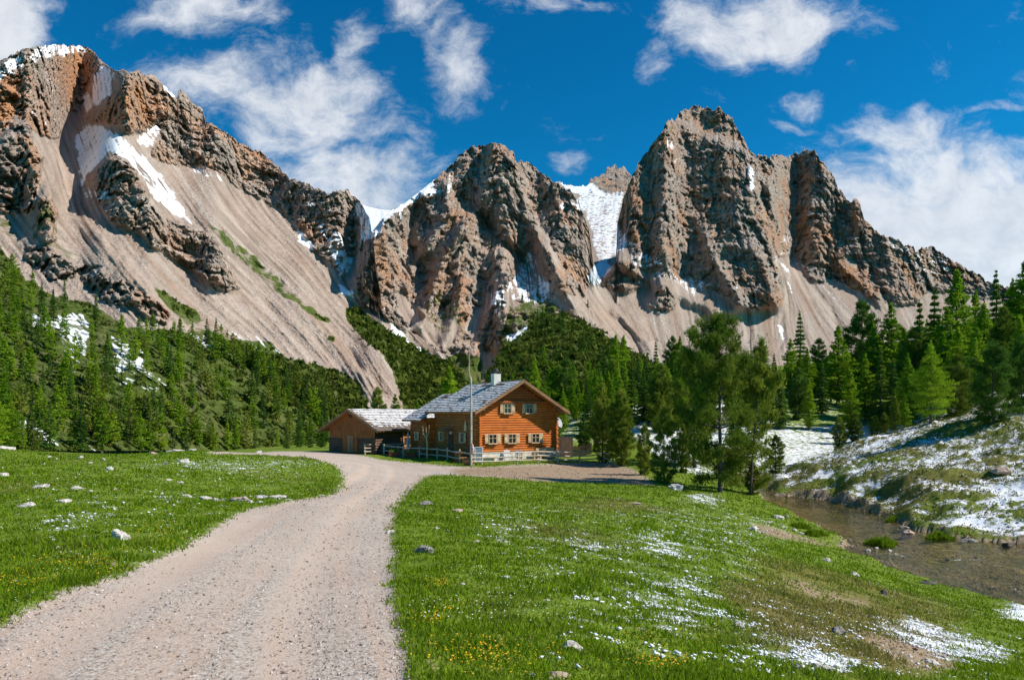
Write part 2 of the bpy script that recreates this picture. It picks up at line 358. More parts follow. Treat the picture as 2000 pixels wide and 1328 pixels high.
SHEETS = {}
def sheet(name, top, vb, lnY, u0, u1, rockm, relief, seed, rock_amp, jag, jags, label_kind='structure', back=10, nstep=2.0, scrub=0):
    u = np.arange(u0, u1+.1, nstep)
    vt = outline(top, u, jag, seed, jags)
    vt = np.minimum(vt, vb-6)
    nr = int((vb-vt.min())/nstep*.92)+2
    fr = np.linspace(0, 1, nr)[:, None]
    Ug = np.repeat(u[None, :], nr, 0); Vg = vb+(vt[None, :]-vb)*fr
    rk = samp(rockm, Ug, Vg); sn = samp(M_snow, Ug, Vg); gr = samp(M_green, Ug, Vg)
    L = samp(lnY, Ug, Vg); Y = np.exp(L)
    X = (Ug-1000)/F*Y; Z = EYE+(HZ-Vg)/F*Y
    k = 1/rock_amp   # feature scale
    # crags: ribs running down, ledges across
    q1 = ridged(X*k*.55+seed, Y*k*.55, Z*k*.30, o=6, g=.58)
    q2 = ridged(X*k*1.7-seed, Y*k*1.2, Z*k*.9, o=5, g=.6)
    warp = fbm(X*k*.5, Y*k*.5, Z*k*.5+seed, o=3)
    zz = (Z+.10*X)*k*2.2+1.6*warp
    led = (zz-np.floor(zz)); led = np.where(led < .75, led/.75, (1-led)/.25)
    zz2 = (Z+.13*X)*k*7+2.5*warp; led2 = np.abs((zz2-np.floor(zz2))*2-1)
    blk = fbm(X*k*4, Y*k*4, Z*k*5, o=4, g=.62)
    Xw = X*k+.35*warp+.12*blk; Yw = Y*k+.3*warp; Zw = Z*k+.10*X*k+.25*warp+.08*blk
    h1, e1 = blocks(Xw*2.1, Yw*1.1, Zw*.62+seed); h2, e2 = blocks(Xw*1.7+7, Yw*1.6, Zw*5.5); h3, e3 = blocks(Xw*7.5, Yw*4, Zw*4.5); h4, e4 = blocks(Xw*6, Yw*5, Zw*17)
    rockd = (q1-.5)*1.0+(q2-.45)*.38+(led-.5)*.20+(led2-.5)*.06+blk*.12+(h1-.5)*.46+(h2-.5)*.24+(h3-.5)*.15+(h4-.5)*.10-.20*sstep(-e1, -.10, 0)-.13*sstep(-e2, -.13, 0)-.05*sstep(-e3, -.2, 0)
    s1 = samp(STR1, Ug, Vg); s2 = samp(STR2, Ug, Vg); s3 = samp(STR3, Ug, Vg)
    screed = (.05 if seed == 1 else .026)*s3+.030*s2+.020*s1+(.03*fbm(X*k*6, Y*k*6, Z*k*6, o=3) if seed < 4 else .10*fbm(X*k*1.7+.3*warp, Y*k*1.1, Z*k*1.4, o=4))+.30*fbm(X*k*.35, Y*k*.35, Z*k*.35, o=3)
    gd = .10*fbm(X*k*2, Y*k*2, Z*k*2, o=4)+.25*fbm(X*k*.4, Y*k*.4, Z*k*.4, o=2)
    rkm = sstep(rk, .15, .8)
    if seed >= 4: s1 = s1*.3; s2 = s2*.5
    flat = sstep(sn, .45, 1.1)*.5
    dm = (screed*(1-rkm)+rkm*(rockd+.12*s2/3)*(1-flat*.8)+gd*sstep(gr, .3, .9)*(1-rkm))*rock_amp+rkm*rock_amp*.16
    rel = samp(relief, Ug, Vg)
    Y2 = Y-dm*(.62 if seed == 1 else .50)-rel*Y
    X = (Ug-1000)/F*Y2; Z = EYE+(HZ-Vg)/F*Y2
    # far side of the ridge
    bx, by, bz = [X], [Y2], [Z]
    ext = 0
    for i in range(1, back+1):
        f = (i/back)**1.3*.55
        Yb = Y2[-1]*(1+f); bx.append(((u-1000)/F*Y2[-1]*(1+f*.9))[None]); by.append(Yb[None]); bz.append((Z[-1]-f*Y2[-1]*.95+rock_amp*.3*perlin(u/9+i, 0*u+i))[None])
    X, Y3, Z = [np.concatenate(t, 0) for t in (bx, by, bz)]
    pad = lambda a: np.concatenate([a, np.repeat(a[-1:], back, 0)], 0)
    at = {'rock': pad(rkm).ravel(), 'snow': pad(sn).ravel(), 'green': pad(gr).ravel(), 'org': pad(samp(M_org, Ug, Vg)).ravel(),
          'st1': pad(s1).ravel(), 'st2': pad(s2).ravel(), 'st3': pad(s3).ravel(), 'cav': pad(q1).ravel()}
    n2 = X.shape[0]
    me = npmesh(name, np.stack([X, Y3, Z], -1).reshape(-1, 3), gridfaces(n2, len(u)), True, at)
    o = link(name, me, [M_MOUNT]); tag(o, kind='structure')
    SHEETS[name+str(seed)] = (Ug, Vg, np.stack([X[:nr], Y2, Z[:nr]], -1))
    return o

# mountain surface: dolomite rock, rubble, scrub and snow, chosen by what the ground is made of
def mountain_mat():
    m, t, out = newmat('mountain_ground')
    P = t.pos()
    rock, snow, green, org = [t.attr(a) for a in ('rock', 'snow', 'green', 'org')]
    st1, st2, st3 = t.attr('st1'), t.attr('st2'), t.attr('st3')
    nb = t.noise(P, .012, 5, .6); nm = t.noise(P, .05, 6, .65); nf = t.noise(P, .22, 4, .7)
    strat = t.noise(t.mapv(P, (.006, .006, .11), (0, .10, 0)), 1.0, 5, .6)
    vert = t.noise(t.mapv(P, (.05, .05, .008)), 1.0, 5, .65)
    rc = t.mix(t.ramp(nm, .35, .65), (.26, .20, .168, 1), (.54, .43, .36, 1))
    rc = t.mix(t.ramp(nf, .42, .62, 0, .6), rc, (.62, .53, .455, 1))
    rc = t.mix(t.ramp(strat, .48, .66, 0, .55), rc, (.42, .26, .17, 1))
    orf = t.math('ADD', t.math('MULTIPLY', org, 1.0), t.ramp(t.math('ADD', nb, t.math('MULTIPLY', vert, .5)), .72, .90, 0, .8))
    rc = t.mix(t.math('MULTIPLY', t.math('MULTIPLY', orf, t.ramp(vert, .3, .6, .35, 1)), .85), rc, (.56, .27, .13, 1))
    rc = t.mix(t.ramp(vert, .34, .46, .55, 0), rc, (.13, .115, .105, 1))
    sc = t.mix(t.ramp(st2, -1.5, 1.8), (.37, .285, .235, 1), (.54, .43, .36, 1))
    sc = t.mix(t.ramp(st1, .3, 2.5, 0, .6), sc, (.50, .42, .36, 1))
    sc = t.mix(t.ramp(st3, .2, 2.0, 0, .55), sc, (.36, .22, .15, 1))
    sc = t.mix(t.ramp(st1, -.3, -2.2, 0, .75), sc, (.17, .125, .09, 1))
    sc = t.mix(t.ramp(t.noise(P, .28, 5, .85), .40, .30, 0, .6), sc, (.56, .47, .40, 1))
    sc = t.mix(t.math('MULTIPLY', org, .6), sc, (.44, .25, .15, 1))
    sc = t.mix(t.ramp(t.noise(P, .35, 5, .85), .52, .64, 0, .6), sc, (.17, .13, .10, 1))
    base = t.mix(t.ramp(t.math('ADD', rock, t.math('MULTIPLY', t.math('SUBTRACT', nf, .5), .5)), .35, .62), sc, rc)
    gn = t.math('ADD', green, t.math('MULTIPLY', t.math('SUBTRACT', t.noise(P, .07, 6, .7), .5), 1.6))
    gc = t.mix(t.ramp(nf, .35, .65), (.042, .068, .013, 1), (.125, .165, .034, 1))
    gc = t.mix(t.ramp(nm, .5, .7, 0, .6), gc, (.20, .17, .085, 1))
    base = t.mix(t.ramp(gn, .55, .75), base, gc)
    sn = t.math('ADD', snow, t.math('MULTIPLY', t.math('SUBTRACT', t.noise(P, .09, 8, .78), .5), 2.3))
    sn = t.math('ADD', sn, t.math('MULTIPLY', st1, .16))
    geo = t.n.new('ShaderNodeNewGeometry'); sp = t.n.new('ShaderNodeSeparateXYZ'); t.l.new(geo.outputs['Normal'], sp.inputs[0])
    sn = t.math('ADD', sn, t.math('MULTIPLY', t.math('MULTIPLY', t.math('SUBTRACT', sp.outputs[2], .45), .5), rock))
    sf = t.ramp(sn, .54, .72)
    base = t.mix(sf, base, (.80, .82, .86, 1))
    bh = t.math('ADD', t.math('MULTIPLY', nf, 1.0), t.math('MULTIPLY', t.noise(P, .8, 3, .7), .35))
    vc = t.vor(t.mapv(P, (.16, .16, .12)), 1.0, 'DISTANCE_TO_EDGE'); bh = t.math('ADD', bh, t.math('MULTIPLY', t.math('MULTIPLY', t.ramp(vc, 0, .18, 0, 1), rock), .6))
    bmp = t.bump(bh, t.math('MULTIPLY', t.math('SUBTRACT', 1.05, sf), .9), 4.0)
    principled(t, out, base, .95, bmp, .1)
    return m
M_MOUNT = mountain_mat()
REL = strokes([(-.020,6,[(152,300),(156,350),(166,400),(186,440)]),(-.012,9,[(500,520),(560,560),(620,610),(680,680),(720,730),(755,770)]),
 (.03,26,[(380,390),(480,480),(560,545),(640,640),(690,720)]),(.025,18,[(160,430),(260,540),(350,620),(430,670)]),
 (.03,14,[(352,180),(370,260),(400,320)]),(.03,10,[(130,100),(115,160),(95,210),(100,270)]),(-.03,10,[(75,180),(60,240)]),(.022,10,[(240,175),(255,250)]),(-.015,6,[(215,190),(225,245)]),
 (.05,18,[(965,284),(940,400),(880,480),(850,560),(820,640)]),(.045,16,[(1000,310),(1030,420),(1080,520),(1120,600)]),(-.045,16,[(900,380),(960,450),(1010,500),(1030,530)]),
 (.05,16,[(830,380),(760,430),(720,500),(690,570)]),(-.035,14,[(812,400),(800,470),(830,560)]),(.04,12,[(870,360),(880,420),(830,480),(790,560)]),(.03,12,[(900,560),(880,640),(860,690)]),(.03,12,[(960,590),(940,660),(920,700)]),
 (.010,14,[(1310,300),(1290,400),(1250,500)]),(-.008,12,[(1345,290),(1342,400),(1365,470)]),(.012,15,[(1400,220),(1420,330),(1440,440),(1480,560),(1520,600)]),
 (-.016,9,[(1466,305),(1485,400),(1530,490)]),(.03,10,[(1500,365),(1515,430),(1530,480)]),(.008,14,[(1600,310),(1625,400),(1640,500)]),(-.003,12,[(1560,330),(1560,420),(1550,490)]),
 (.03,12,[(1470,480),(1500,540),(1515,600)]),(.03,12,[(1380,460),(1400,520),(1450,590)]),(.03,14,[(1640,520),(1690,560),(1720,590)]),(-.02,8,[(1700,530),(1735,590)]),(.03,10,[(1672,400),(1680,450)]),
 (-.012,5,[(1545,500),(1530,580),(1522,680)]),(-.012,6,[(1590,560),(1620,600),(1640,640)]),(.012,10,[(1150,580),(1220,620),(1270,680)]),(-.014,7,[(1180,600),(1230,650),(1250,690)])])
POLYREL = chart([(.035,[(1237,200),(1463,290),(1480,330),(1490,400),(1535,500),(1530,600),(1400,620),(1200,520),(1200,400)])], 3)+chart([(.025,[p for p in ROCK_C[4][1]]),(.03,ROCK_C[2][1]),(.03,ROCK_C[1][1]),(.02,ROCK_A[1][1]),(.02,ROCK_A[2][1])], 3)
REL = blur(REL, 1)+POLYREL
one = np.ones_like(UU)
# slopes
g_ = np.clip(M_green, 0, 1)
s_C = .62*one; s_C = s_C+(1.5-.62)*M_rock_C; s_C = np.where(VV > 560, s_C*(1-g_)+.42*g_, s_C)
rock_B = np.clip(1-M_norock_B, 0, 1)*(1-.6*g_)
s_B = .65+.75*rock_B
s_A = .62+1.1*M_rock_A
LC = depth(s_C, lambda u: np.interp(u, [-300, 0, 300, 600, 800, 960], [120, 150, 195, 300, 380, 420]), 880, 6)
LB = depth(s_B, lambda u: np.interp(u, [600, 1400], [740, 900]), 860, 6)
LA = depth(s_A, lambda u: np.interp(u, [1100, 1500, 2000, 2300], [760, 900, 1080, 1180]), 860, 6)
LD1 = depth(.7*one, lambda u: 0*u+1100, 860, 2)
LD2 = depth(.75*one, lambda u: 0*u+1150, 860, 2)
TOP_C = [(-300,190),(-100,145),(0,125),(40,102),(90,92),(150,92),(178,100),(200,127),(228,143),(240,140),(262,145),(270,141),(282,152),(300,150),(330,180),(344,196),(352,176),(361,183),(375,205),(395,215),(402,240),(440,262),(470,285),(510,300),(540,325),(565,350),(600,362),(640,382),(655,376),(680,374),(692,388),(706,402),(722,430),(735,520),(745,600),(800,650),(870,698),(900,735),(930,790),(960,850)]
TOP_B = [(640,600),(690,520),(735,445),(765,414),(790,405),(812,387),(830,372),(860,345),(900,305),(925,290),(945,288),(965,284),(985,287),(1003,300),(1008,318),(1030,320),(1060,345),(1090,362),(1115,378),(1130,398),(1150,450),(1160,520),(1172,548),(1200,590),(1300,680),(1350,760),(1400,820)]
TOP_A = [(1110,700),(1130,600),(1150,562),(1180,545),(1203,510),(1206,440),(1215,400),(1228,365),(1237,340),(1262,300),(1275,285),(1290,268),(1297,255),(1300,243),(1315,238),(1330,222),(1350,213),(1370,211),(1390,218),(1400,212),(1415,222),(1430,235),(1440,255),(1455,280),(1463,300),(1475,308),(1500,310),(1530,306),(1540,312),(1555,302),(1570,297),(1592,300),(1610,325),(1630,350),(1637,370),(1650,385),(1660,397),(1668,390),(1680,400),(1688,435),(1700,445),(1720,462),(1750,472),(1775,485),(1800,490),(1815,484),(1830,492),(1860,510),(1900,535),(1950,560),(2000,575),(2300,650)]
sheet('mountain', TOP_C, 880, LC, -300, 960, M_rock_C, REL, 1, 32, 4.6, 15)
sheet('mountain', TOP_B, 860, LB, 640, 1400, rock_B, REL, 2, 62, 6.0, 15)
sheet('mountain', TOP_A, 860, LA, 1110, 2300, M_rock_A, REL, 3, 62, 6.5, 16)
sheet('mountain', [(540,400),(640,388),(690,396),(715,403),(740,410),(765,412),(785,401),(812,380),(850,350),(900,400)], 700, LD1, 540, 900, 0*one, 0*REL, 4, 50, 1.0, 20)
sheet('mountain', [(1000,400),(1040,360),(1085,357),(1105,362),(1125,368),(1148,366),(1154,352),(1168,348),(1180,342),(1188,328),(1200,324),(1208,333),(1218,327),(1228,340),(1235,345),(1260,380),(1300,420)], 700, LD2, 1000, 1300, chart([(1,[(1148,300),(1240,300),(1240,372),(1170,384),(1150,372)])], 1), 0*REL, 5, 42, 4.5, 13)
# scrubby hill in the middle of the valley
TOP_F = [(890,860),(930,790),(955,735),(972,700),(985,675),(1010,652),(1050,622),(1090,612),(1130,627),(1165,645),(1210,675),(1260,700),(1310,735),(1400,790),(1450,860)]
gf = chart([(1.2,[(880,900),(960,760),(950,720),(980,660),(1040,610),(1090,590),(1140,600),(1320,720),(1470,900)])], 1)
LF = depth(.46*one, lambda u: np.interp(u, [880, 1100, 1450], [250, 240, 260]), 860, 4)
_mg = M_green; M_green = gf
sheet('hill', TOP_F, 860, LF, 890, 1450, 0*one, 0*REL, 6, 16, 3.0, 9)
M_green = _mg
# ------------------------------------------------------------------ valley floor
ZW = -4.2   # water level
CP = [ # (photo x, photo y, distance)
 (775,1328,4.2),(300,1328,4.2),(-300,1400,3.7),(1300,1328,4.7),(1700,1328,5.9),(2000,1328,7.3),(2400,1400,7.5),
 (0,1215,5.4),(640,1100,9.8),(900,1100,10.0),(1100,1060,13.9),(760,990,19.5),(600,975,19.5),(1000,960,32),(1400,1080,15.2),(1640,1230,8.7),(1200,1200,6.9),
 (720,955,30),(740,938,40),(800,917,50),(925,906,56),(1060,902,58),(1180,900,61),(700,886,70),(640,880,76),(500,884,64),(850,895,62),(880,884,78),(780,878,80),
 (237,1042,11.5),(0,1080,9.5),(0,980,18),(0,900,34),(0,874,42),(200,888,42),(400,879,46),(350,965,22),(500,968,24),(600,930,36),(640,905,46),(300,925,30),(150,950,20),
 (-300,880,40),(-600,900,38),(100,905,60),(400,896,70),(250,896,100),(500,880,105),(0,884,130),(-400,884,110),(700,868,120),(850,850,140),(600,868,160),(0,870,200),
 (1300,960,38),(1450,1030,27.5),(1560,1050,27),(1405,960,43),(1340,950,46),(1480,950,50),(1650,1085,25.5),(1750,1135,20.5),(1850,1170,18.5),(2000,1210,16.8),(1850,1250,11.6),(2000,1255,12.6),(1650,1130,17),(1500,1150,12.5),
 (1300,930,50),(1280,910,56),(1350,900,62),(1440,890,66),(1200,880,68),(1500,960,53),
 (1530,945,50),(1700,1015,37),(1860,1065,30.3),(2000,1078,28.5),(1600,905,56),(1700,855,62),(1850,828,60),(2000,790,55),(1800,975,37),(1900,945,40),(2000,900,42),(2300,850,38),(2300,1050,28),
 (1550,890,80),(1640,880,84),(1600,835,100),(1700,835,100),(1600,800,112),(1750,800,115),(1900,780,95),(2100,740,90),
 (1130,805,92),(1250,800,92),(1150,865,74),(1380,840,92),(1460,850,88),(1300,785,130),(1100,825,150),(1450,775,130),
 (1100,800,230),(1250,765,220),(1400,735,220),(1600,715,190),(1800,680,160),(2000,650,150),(2300,600,150),(1400,740,330),(1700,700,320),(2000,620,300),(1100,800,330),(900,845,260),(2400,560,300),(900,850,420),(1500,720,450),(700,862,300),(300,880,300)]
cp = np.array(CP, float)
cx = (cp[:, 0]-1000)/F*cp[:, 2]; cy = cp[:, 2]; cz = EYE+(HZ-cp[:, 1])/F*cp[:, 2]
def _k(r2): return r2*np.log(r2+1e-6)*.5
# mixed coordinates (log-like) keep near and far detail balanced
def _wc(x, y): r = np.sqrt(x*x+y*y)+3; s = np.log(r)/r*12; return x*s, y*s
_ax, _ay = _wc(cx, cy); n_ = len(cx)
A_ = np.zeros((n_+3, n_+3)); A_[:n_, :n_] = _k((_ax[:, None]-_ax)**2+(_ay[:, None]-_ay)**2)+np.eye(n_)*2.0
A_[:n_, n_] = 1; A_[:n_, n_+1] = _ax; A_[:n_, n_+2] = _ay; A_[n_:, :n_] = A_[:n_, n_:].T
sol = np.linalg.solve(A_, np.concatenate([cz, [0, 0, 0]]))
def tps(x, y):
    a, b = _wc(x, y); r = sol[n_]+sol[n_+1]*a+sol[n_+2]*b
    for i in range(n_): r = r+sol[i]*_k((a-_ax[i])**2+(b-_ay[i])**2)
    return r
def wpt(px, py, z): d = (EYE-z)*F/(py-HZ); return ((px-1000)/F*d, d)
STREAM = [wpt(*p, ZW) for p in [(1478,964),(1500,985),(1560,1012),(1610,1040),(1655,1058),(1640,1074),(1690,1095),(1750,1120),(1850,1158),(2000,1195)]]+[(16,17),(19,14),(26,11),(40,8),(44,14),(34,22)]+\
         [wpt(*p, ZW) for p in [(2000,1062),(1920,1056),(1850,1048),(1800,1036),(1770,1026),(1700,999),(1650,985),(1600,974),(1515,966)]]+[(21,56),(24,66),(20,66)]
def sdist(poly, X, Y):
    d = np.full(X.shape, 1e9)
    for i in range(len(poly)):
        ax, ay = poly[i]; bx, by = poly[(i+1) % len(poly)]; L = (bx-ax)**2+(by-ay)**2
        t = np.clip(((X-ax)*(bx-ax)+(Y-ay)*(by-ay))/L, 0, 1)
        d = np.minimum(d, np.hypot(X-ax-t*(bx-ax), Y-ay-t*(by-ay)))
    return np.where(inpoly(poly, X, Y), -d, d)
RIGHTBANK = [(21,60),(19.2,47),(21,40),(20.5,33),(24,29),(34,23),(60,10),(90,10),(90,100),(60,110),(40,75)]
def TERF(X, Y):
    t = X*.30+Y*.95; w = .5*fbm(X*.2, Y*.2, o=2)
    return .62*fbm(X*.16, t*.50+w, o=3)+.42*ridged(X*.20, t*.62+w, o=3)-.2+.24*ridged(X*.6, t*1.3+w, o=3)-.1+.10*fbm(X*1.5, Y*2, o=3)
def ground(X, Y, full=True):
    X = np.asarray(X, float); Y = np.asarray(Y, float)
    z = tps(X, Y)
    sd = np.full(X.shape, 99.0); m = (X > 8) & (X < 50) & (Y > 4) & (Y < 72)
    if m.any():
        xs = X[m]+.55*fbm(X[m]*.6, Y[m]*.6, o=3)+.12*perlin(X[m]*3, Y[m]*3); ys = Y[m]+.55*fbm(X[m]*.6+40, Y[m]*.6, o=3)
        sd[m] = sdist(STREAM, xs, ys)
    rb = np.zeros(X.shape); m2 = (X > 15) & (Y < 112) & (Y > 8)
    if m2.any(): rb[m2] = sstep(-sdist(RIGHTBANK, X[m2], Y[m2]), -1.2, 1.5)
    # banks
    near = sstep(sd, 0, 3.0)
    edge = ZW+.12+.30*(1-rb)*sstep(sd, 0, .8)+rb*.55*sstep(sd, 0, .45)*np.clip(.55+1.3*perlin(X*.55, Y*.55), .1, 1.3)
    zo = edge*(1-near)+np.maximum(z, ZW+.35)*near
    shal = sstep(Y, 36, 27)*sstep(X, 24, 17); bed = ZW-.03-(.36-.30*shal)*sstep(-sd, 0, 1.8)-.06*perlin(X*1.3, Y*1.3)
    z = np.where(sd < 0, bed, np.where(sd < 90, zo, z))
    if full:
        damp = sstep(Y, 3, 8)*.6+.4
        lim = np.where(sd < .5, .25, 1.0)
        px = 1000+F*X/np.maximum(Y, .5)
        hum = .07*fbm(X*.55, Y*.55, o=3)+.10*sstep(Y, 10, 30)*fbm(X*.22, Y*.22, 3.0+0*X, o=3)+.022*perlin(X*2.6, Y*2.6)
        z = z+hum*damp*lim*(1-.9*ROADF(X, Y))
        z = z+rb*(TERF(X, Y)+.6*fbm(X*.10, Y*.2, o=2))*sstep(sd, .3, 3)
    return z
def ROADF(X, Y): return np.zeros(np.shape(X))
# grid: even in view angle, logarithmic in distance
NA, NR = 1000, 900
ga = np.linspace(-1.25, 1.25, NA); gr_ = np.exp(np.linspace(math.log(1.3), math.log(430), NR))
GX = gr_[:, None]*ga[None, :]; GY = np.repeat(gr_[:, None], NA, 1)
base_z = ground(GX, GY, False)
PXg = 1000+F*GX/GY; PYg = HZ-(base_z-EYE)/GY*F
ww = np.clip(2.2/GY, .02, .25)*1.0
wob = fbm(GX*1.1, GY*1.1, o=4); wob2 = fbm(GX*1.1+60, GY*1.1, o=4)
PXw = PXg+wob*F*.22/GY; PYw = PYg+wob2*F*.12/GY*np.clip(3/GY, .08, 1)
def gmask(polys, ymin=0, ymax=1e9, hard=True, wob=True):
    m = np.zeros(GX.shape)
    X = PXw if wob else PXg; Y = PYw if wob else PYg
    for st, p in polys:
        a = np.array(p); s = (X > a[:, 0].min()-2) & (X < a[:, 0].max()+2) & (Y > a[:, 1].min()-2) & (Y < a[:, 1].max()+2) & (GY > ymin) & (GY < ymax)
        if s.any():
            v = inpoly(p, X[s], Y[s])*float(st); m[s] = np.maximum(m[s], v)
    return m
def gblur(a, r1, r2):
    for ax, r in ((0, r1), (1, r2)):
        for _ in range(2):
            p = [(0, 0), (0, 0)]; p[ax] = (r+1, r); c = np.cumsum(np.pad(a, p, mode='edge'), axis=ax); n = a.shape[ax]
            a = (np.take(c, range(2*r+1, 2*r+1+n), ax)-np.take(c, range(0, n), ax))/(2*r+1)
    return a
ROADP = [(-2500,2200),(-900,1450),(0,1212),(100,1163),(250,1108),(350,1068),(430,1020),(480,992),(560,978),(640,967),(668,952),(672,932),(655,907),(600,892),(500,887),(400,887),(400,881),(600,881),(680,884),(700,888),(760,899),(830,905),(900,911),(930,913),(1000,908),(1190,902),(1240,918),(1288,949),(1180,942),(1050,940),(980,932),(832,926),(800,958),(772,990),(765,1040),(768,1100),(775,1200),(790,1328),(820,1700),(800,2200)]
m_road = gmask([(1, ROADP)], 0, 80)
m_dirt = gmask([(1,[(880,914),(960,911),(1190,902),(1240,917),(1290,950),(1180,943),(1050,941),(980,932),(870,927)])], 40, 75)
m_dirt = np.maximum(m_dirt, gmask([(.8,[(1440,1010),(1500,1025),(1560,1040),(1640,1062),(1630,1072),(1560,1060),(1480,1045)]),(.8,[(1640,1062),(1720,1068),(1760,1075),(1740,1090),(1660,1080)]),
   (.75,[(1660,1230),(1740,1240),(1850,1270),(1900,1300),(1850,1320),(1760,1300),(1700,1270)]),(.6,[(1520,1110),(1640,1150),(1720,1170),(1720,1200),(1600,1180),(1500,1140)]),
   (.55,[(920,965),(990,968),(985,978),(930,975)]),(.6,[(1110,995),(1200,998),(1200,1006),(1120,1004)]),(.5,[(800,1230),(880,1260),(900,1300),(830,1328),(790,1328)]),(.8,[(735,1015),(775,1010),(785,1045),(760,1055)])]))
m_snow = gmask([(.62,[(1075,1052),(1180,1050),(1190,1070),(1130,1078),(1085,1066)]),(.6,[(1240,1035),(1290,1035),(1340,1070),(1290,1090),(1245,1075)]),(.5,[(950,1010),(1040,1015),(1010,1060),(940,1045)]),
   (.55,[(1100,1110),(1150,1110),(1165,1170),(1120,1165)]),(.55,[(1210,1130),(1340,1110),(1400,1170),(1420,1230),(1320,1240),(1230,1200)]),(.6,[(1430,1230),(1560,1235),(1700,1290),(1780,1328),(1550,1328),(1480,1280)]),
   (.68,[(1690,1222),(1800,1200),(1850,1230),(1990,1270),(1990,1290),(1880,1290),(1790,1260)]),(.8,[(1925,1190),(1960,1175),(2100,1200),(2100,1225),(1960,1215)]),(.7,[(1310,965),(1380,958),(1440,972),(1400,985),(1330,982)]),(.45,[(1370,980),(1480,1000),(1440,1020),(1360,1000)]),
   (.6,[(60,1025),(140,1005),(210,990),(225,1000),(160,1030),(90,1035)]),(.45,[(140,985),(225,970),(230,985),(160,1000)]),(.5,[(250,900),(420,890),(640,895),(650,915),(500,925),(300,915)]),(.42,[(0,985),(40,985),(40,1010),(0,1015)]),
   (.45,[(1260,1000),(1480,1010),(1500,1080),(1450,1150),(1350,1120),(1280,1060)]),(.5,[(1450,1000),(1520,1005),(1560,1040),(1500,1040)]),(.5,[(240,960),(420,965),(300,985)])])
m_snow = gblur(np.maximum(m_snow-.03, gmask([(.36,[(880,985),(1300,975),(1560,1040),(1500,1150),(2000,1240),(2000,1328),(1000,1328),(1080,1150),(900,1060)]),(.30,[(0,900),(640,890),(640,960),(300,1060),(0,1120)])])), 9, 9)
_rbm = sstep(-sdist(RIGHTBANK, GX, GY), -1.1, 1.2)
m_snow = np.maximum(m_snow, _rbm*(.64-.75*TERF(GX, GY)+.12*fbm(GX*.11, GY*.11, o=2)+.10*sstep(GX, 20, 32)))
far_snow = sstep(GY, 60, 78)*sstep(GX, -4, 8)*(.42+.35*fbm(GX*.05, GY*.05, o=3))*sstep(200-GY, 0, 90)
m_snow = np.maximum(m_snow, np.clip(far_snow, 0, .85))
m_snow = np.maximum(m_snow, gmask([(.60,[(1545,905),(1550,840),(1640,828),(1720,832),(1720,860),(1640,885)]),(.46,[(1120,870),(1120,790),(1200,770),(1240,800),(1230,870)])], 60, 125, wob=False))
m_snow = np.maximum(m_snow, sstep(GY, 50, 56)*sstep(GX, 11, 14)*(GX < 40)*.62)
m_road = gblur(m_road, 5, 5); m_dirt = gblur(m_dirt, 7, 7)
_rm = m_road.copy()
def gidx(X, Y):
    a = (X/np.maximum(Y, .3)+1.25)/2.5*(NA-1); r = (np.log(np.maximum(Y, 1.3))-math.log(1.3))/(math.log(430)-math.log(1.3))*(NR-1)
    return np.clip(a, 0, NA-1.001), np.clip(r, 0, NR-1.001)
def gsamp(m, X, Y):
    X = np.asarray(X, float); Y = np.asarray(Y, float)
    x, y = gidx(X, Y); xi = x.astype(int); yi = y.astype(int); fx = x-xi; fy = y-yi
    return (m[yi, xi]*(1-fx)*(1-fy)+m[yi, xi+1]*fx*(1-fy)+m[yi+1, xi]*(1-fx)*fy+m[yi+1, xi+1]*fx*fy)
_rb2 = gblur(m_road, 6, 6)
def ROADF(X, Y): return gsamp(_rb2, X, Y)
GZ = ground(GX, GY)
GZ = GZ-.035*sstep(_rb2, .2, .8)*(1-m_dirt)+m_dirt*.02*fbm(GX*2.5, GY*2.5, o=3)
def gz(X, Y): return gsamp(GZ, X, Y)
# road direction coordinate: distance across the road, for ruts
cl_pts = [(-.95,-3),(-1.6,2.5),(-2.6,6),(-3.6,10),(-4.5,15),(-5.6,22),(-6.6,30),(-7.8,38),(-8.4,44),(-10,52),(-16,60),(-26,64)]
sdc = np.full(GX.shape, 1e9); sgn = np.zeros(GX.shape); nearm = GY < 90
for (ax, ay), (bx, by) in zip(cl_pts[:-1], cl_pts[1:]):
    L = (bx-ax)**2+(by-ay)**2; t = np.clip(((GX-ax)*(bx-ax)+(GY-ay)*(by-ay))/L, 0, 1)
    d = np.hypot(GX-ax-t*(bx-ax), GY-ay-t*(by-ay)); s = np.sign((bx-ax)*(GY-ay)-(by-ay)*(GX-ax))
    k = d < sdc; sdc = np.where(k, d, sdc); sgn = np.where(k, s, sgn)
across = np.where(sdc < 1e8, sdc*sgn, 0)
rut = .022*np.exp(-((np.abs(across-.2)-.85)/.35)**2)
GZ -= rut*m_road*(1-m_dirt)
m_dry = np.clip(.38+.85*fbm(GX*.16, GY*.16, 4+0*GX, o=4), 0, 1)+gblur(gmask([(.8,[(1450,1080),(1640,1120),(1900,1200),(1800,1328),(1500,1250),(1400,1150)]),(.4,[(900,1130),(1050,1150),(1030,1220),(880,1180)]),(.3,[(1150,960),(1300,1000),(1280,1020),(1100,1000)])]), 12, 12)
m_dry = m_dry+.50*_rbm

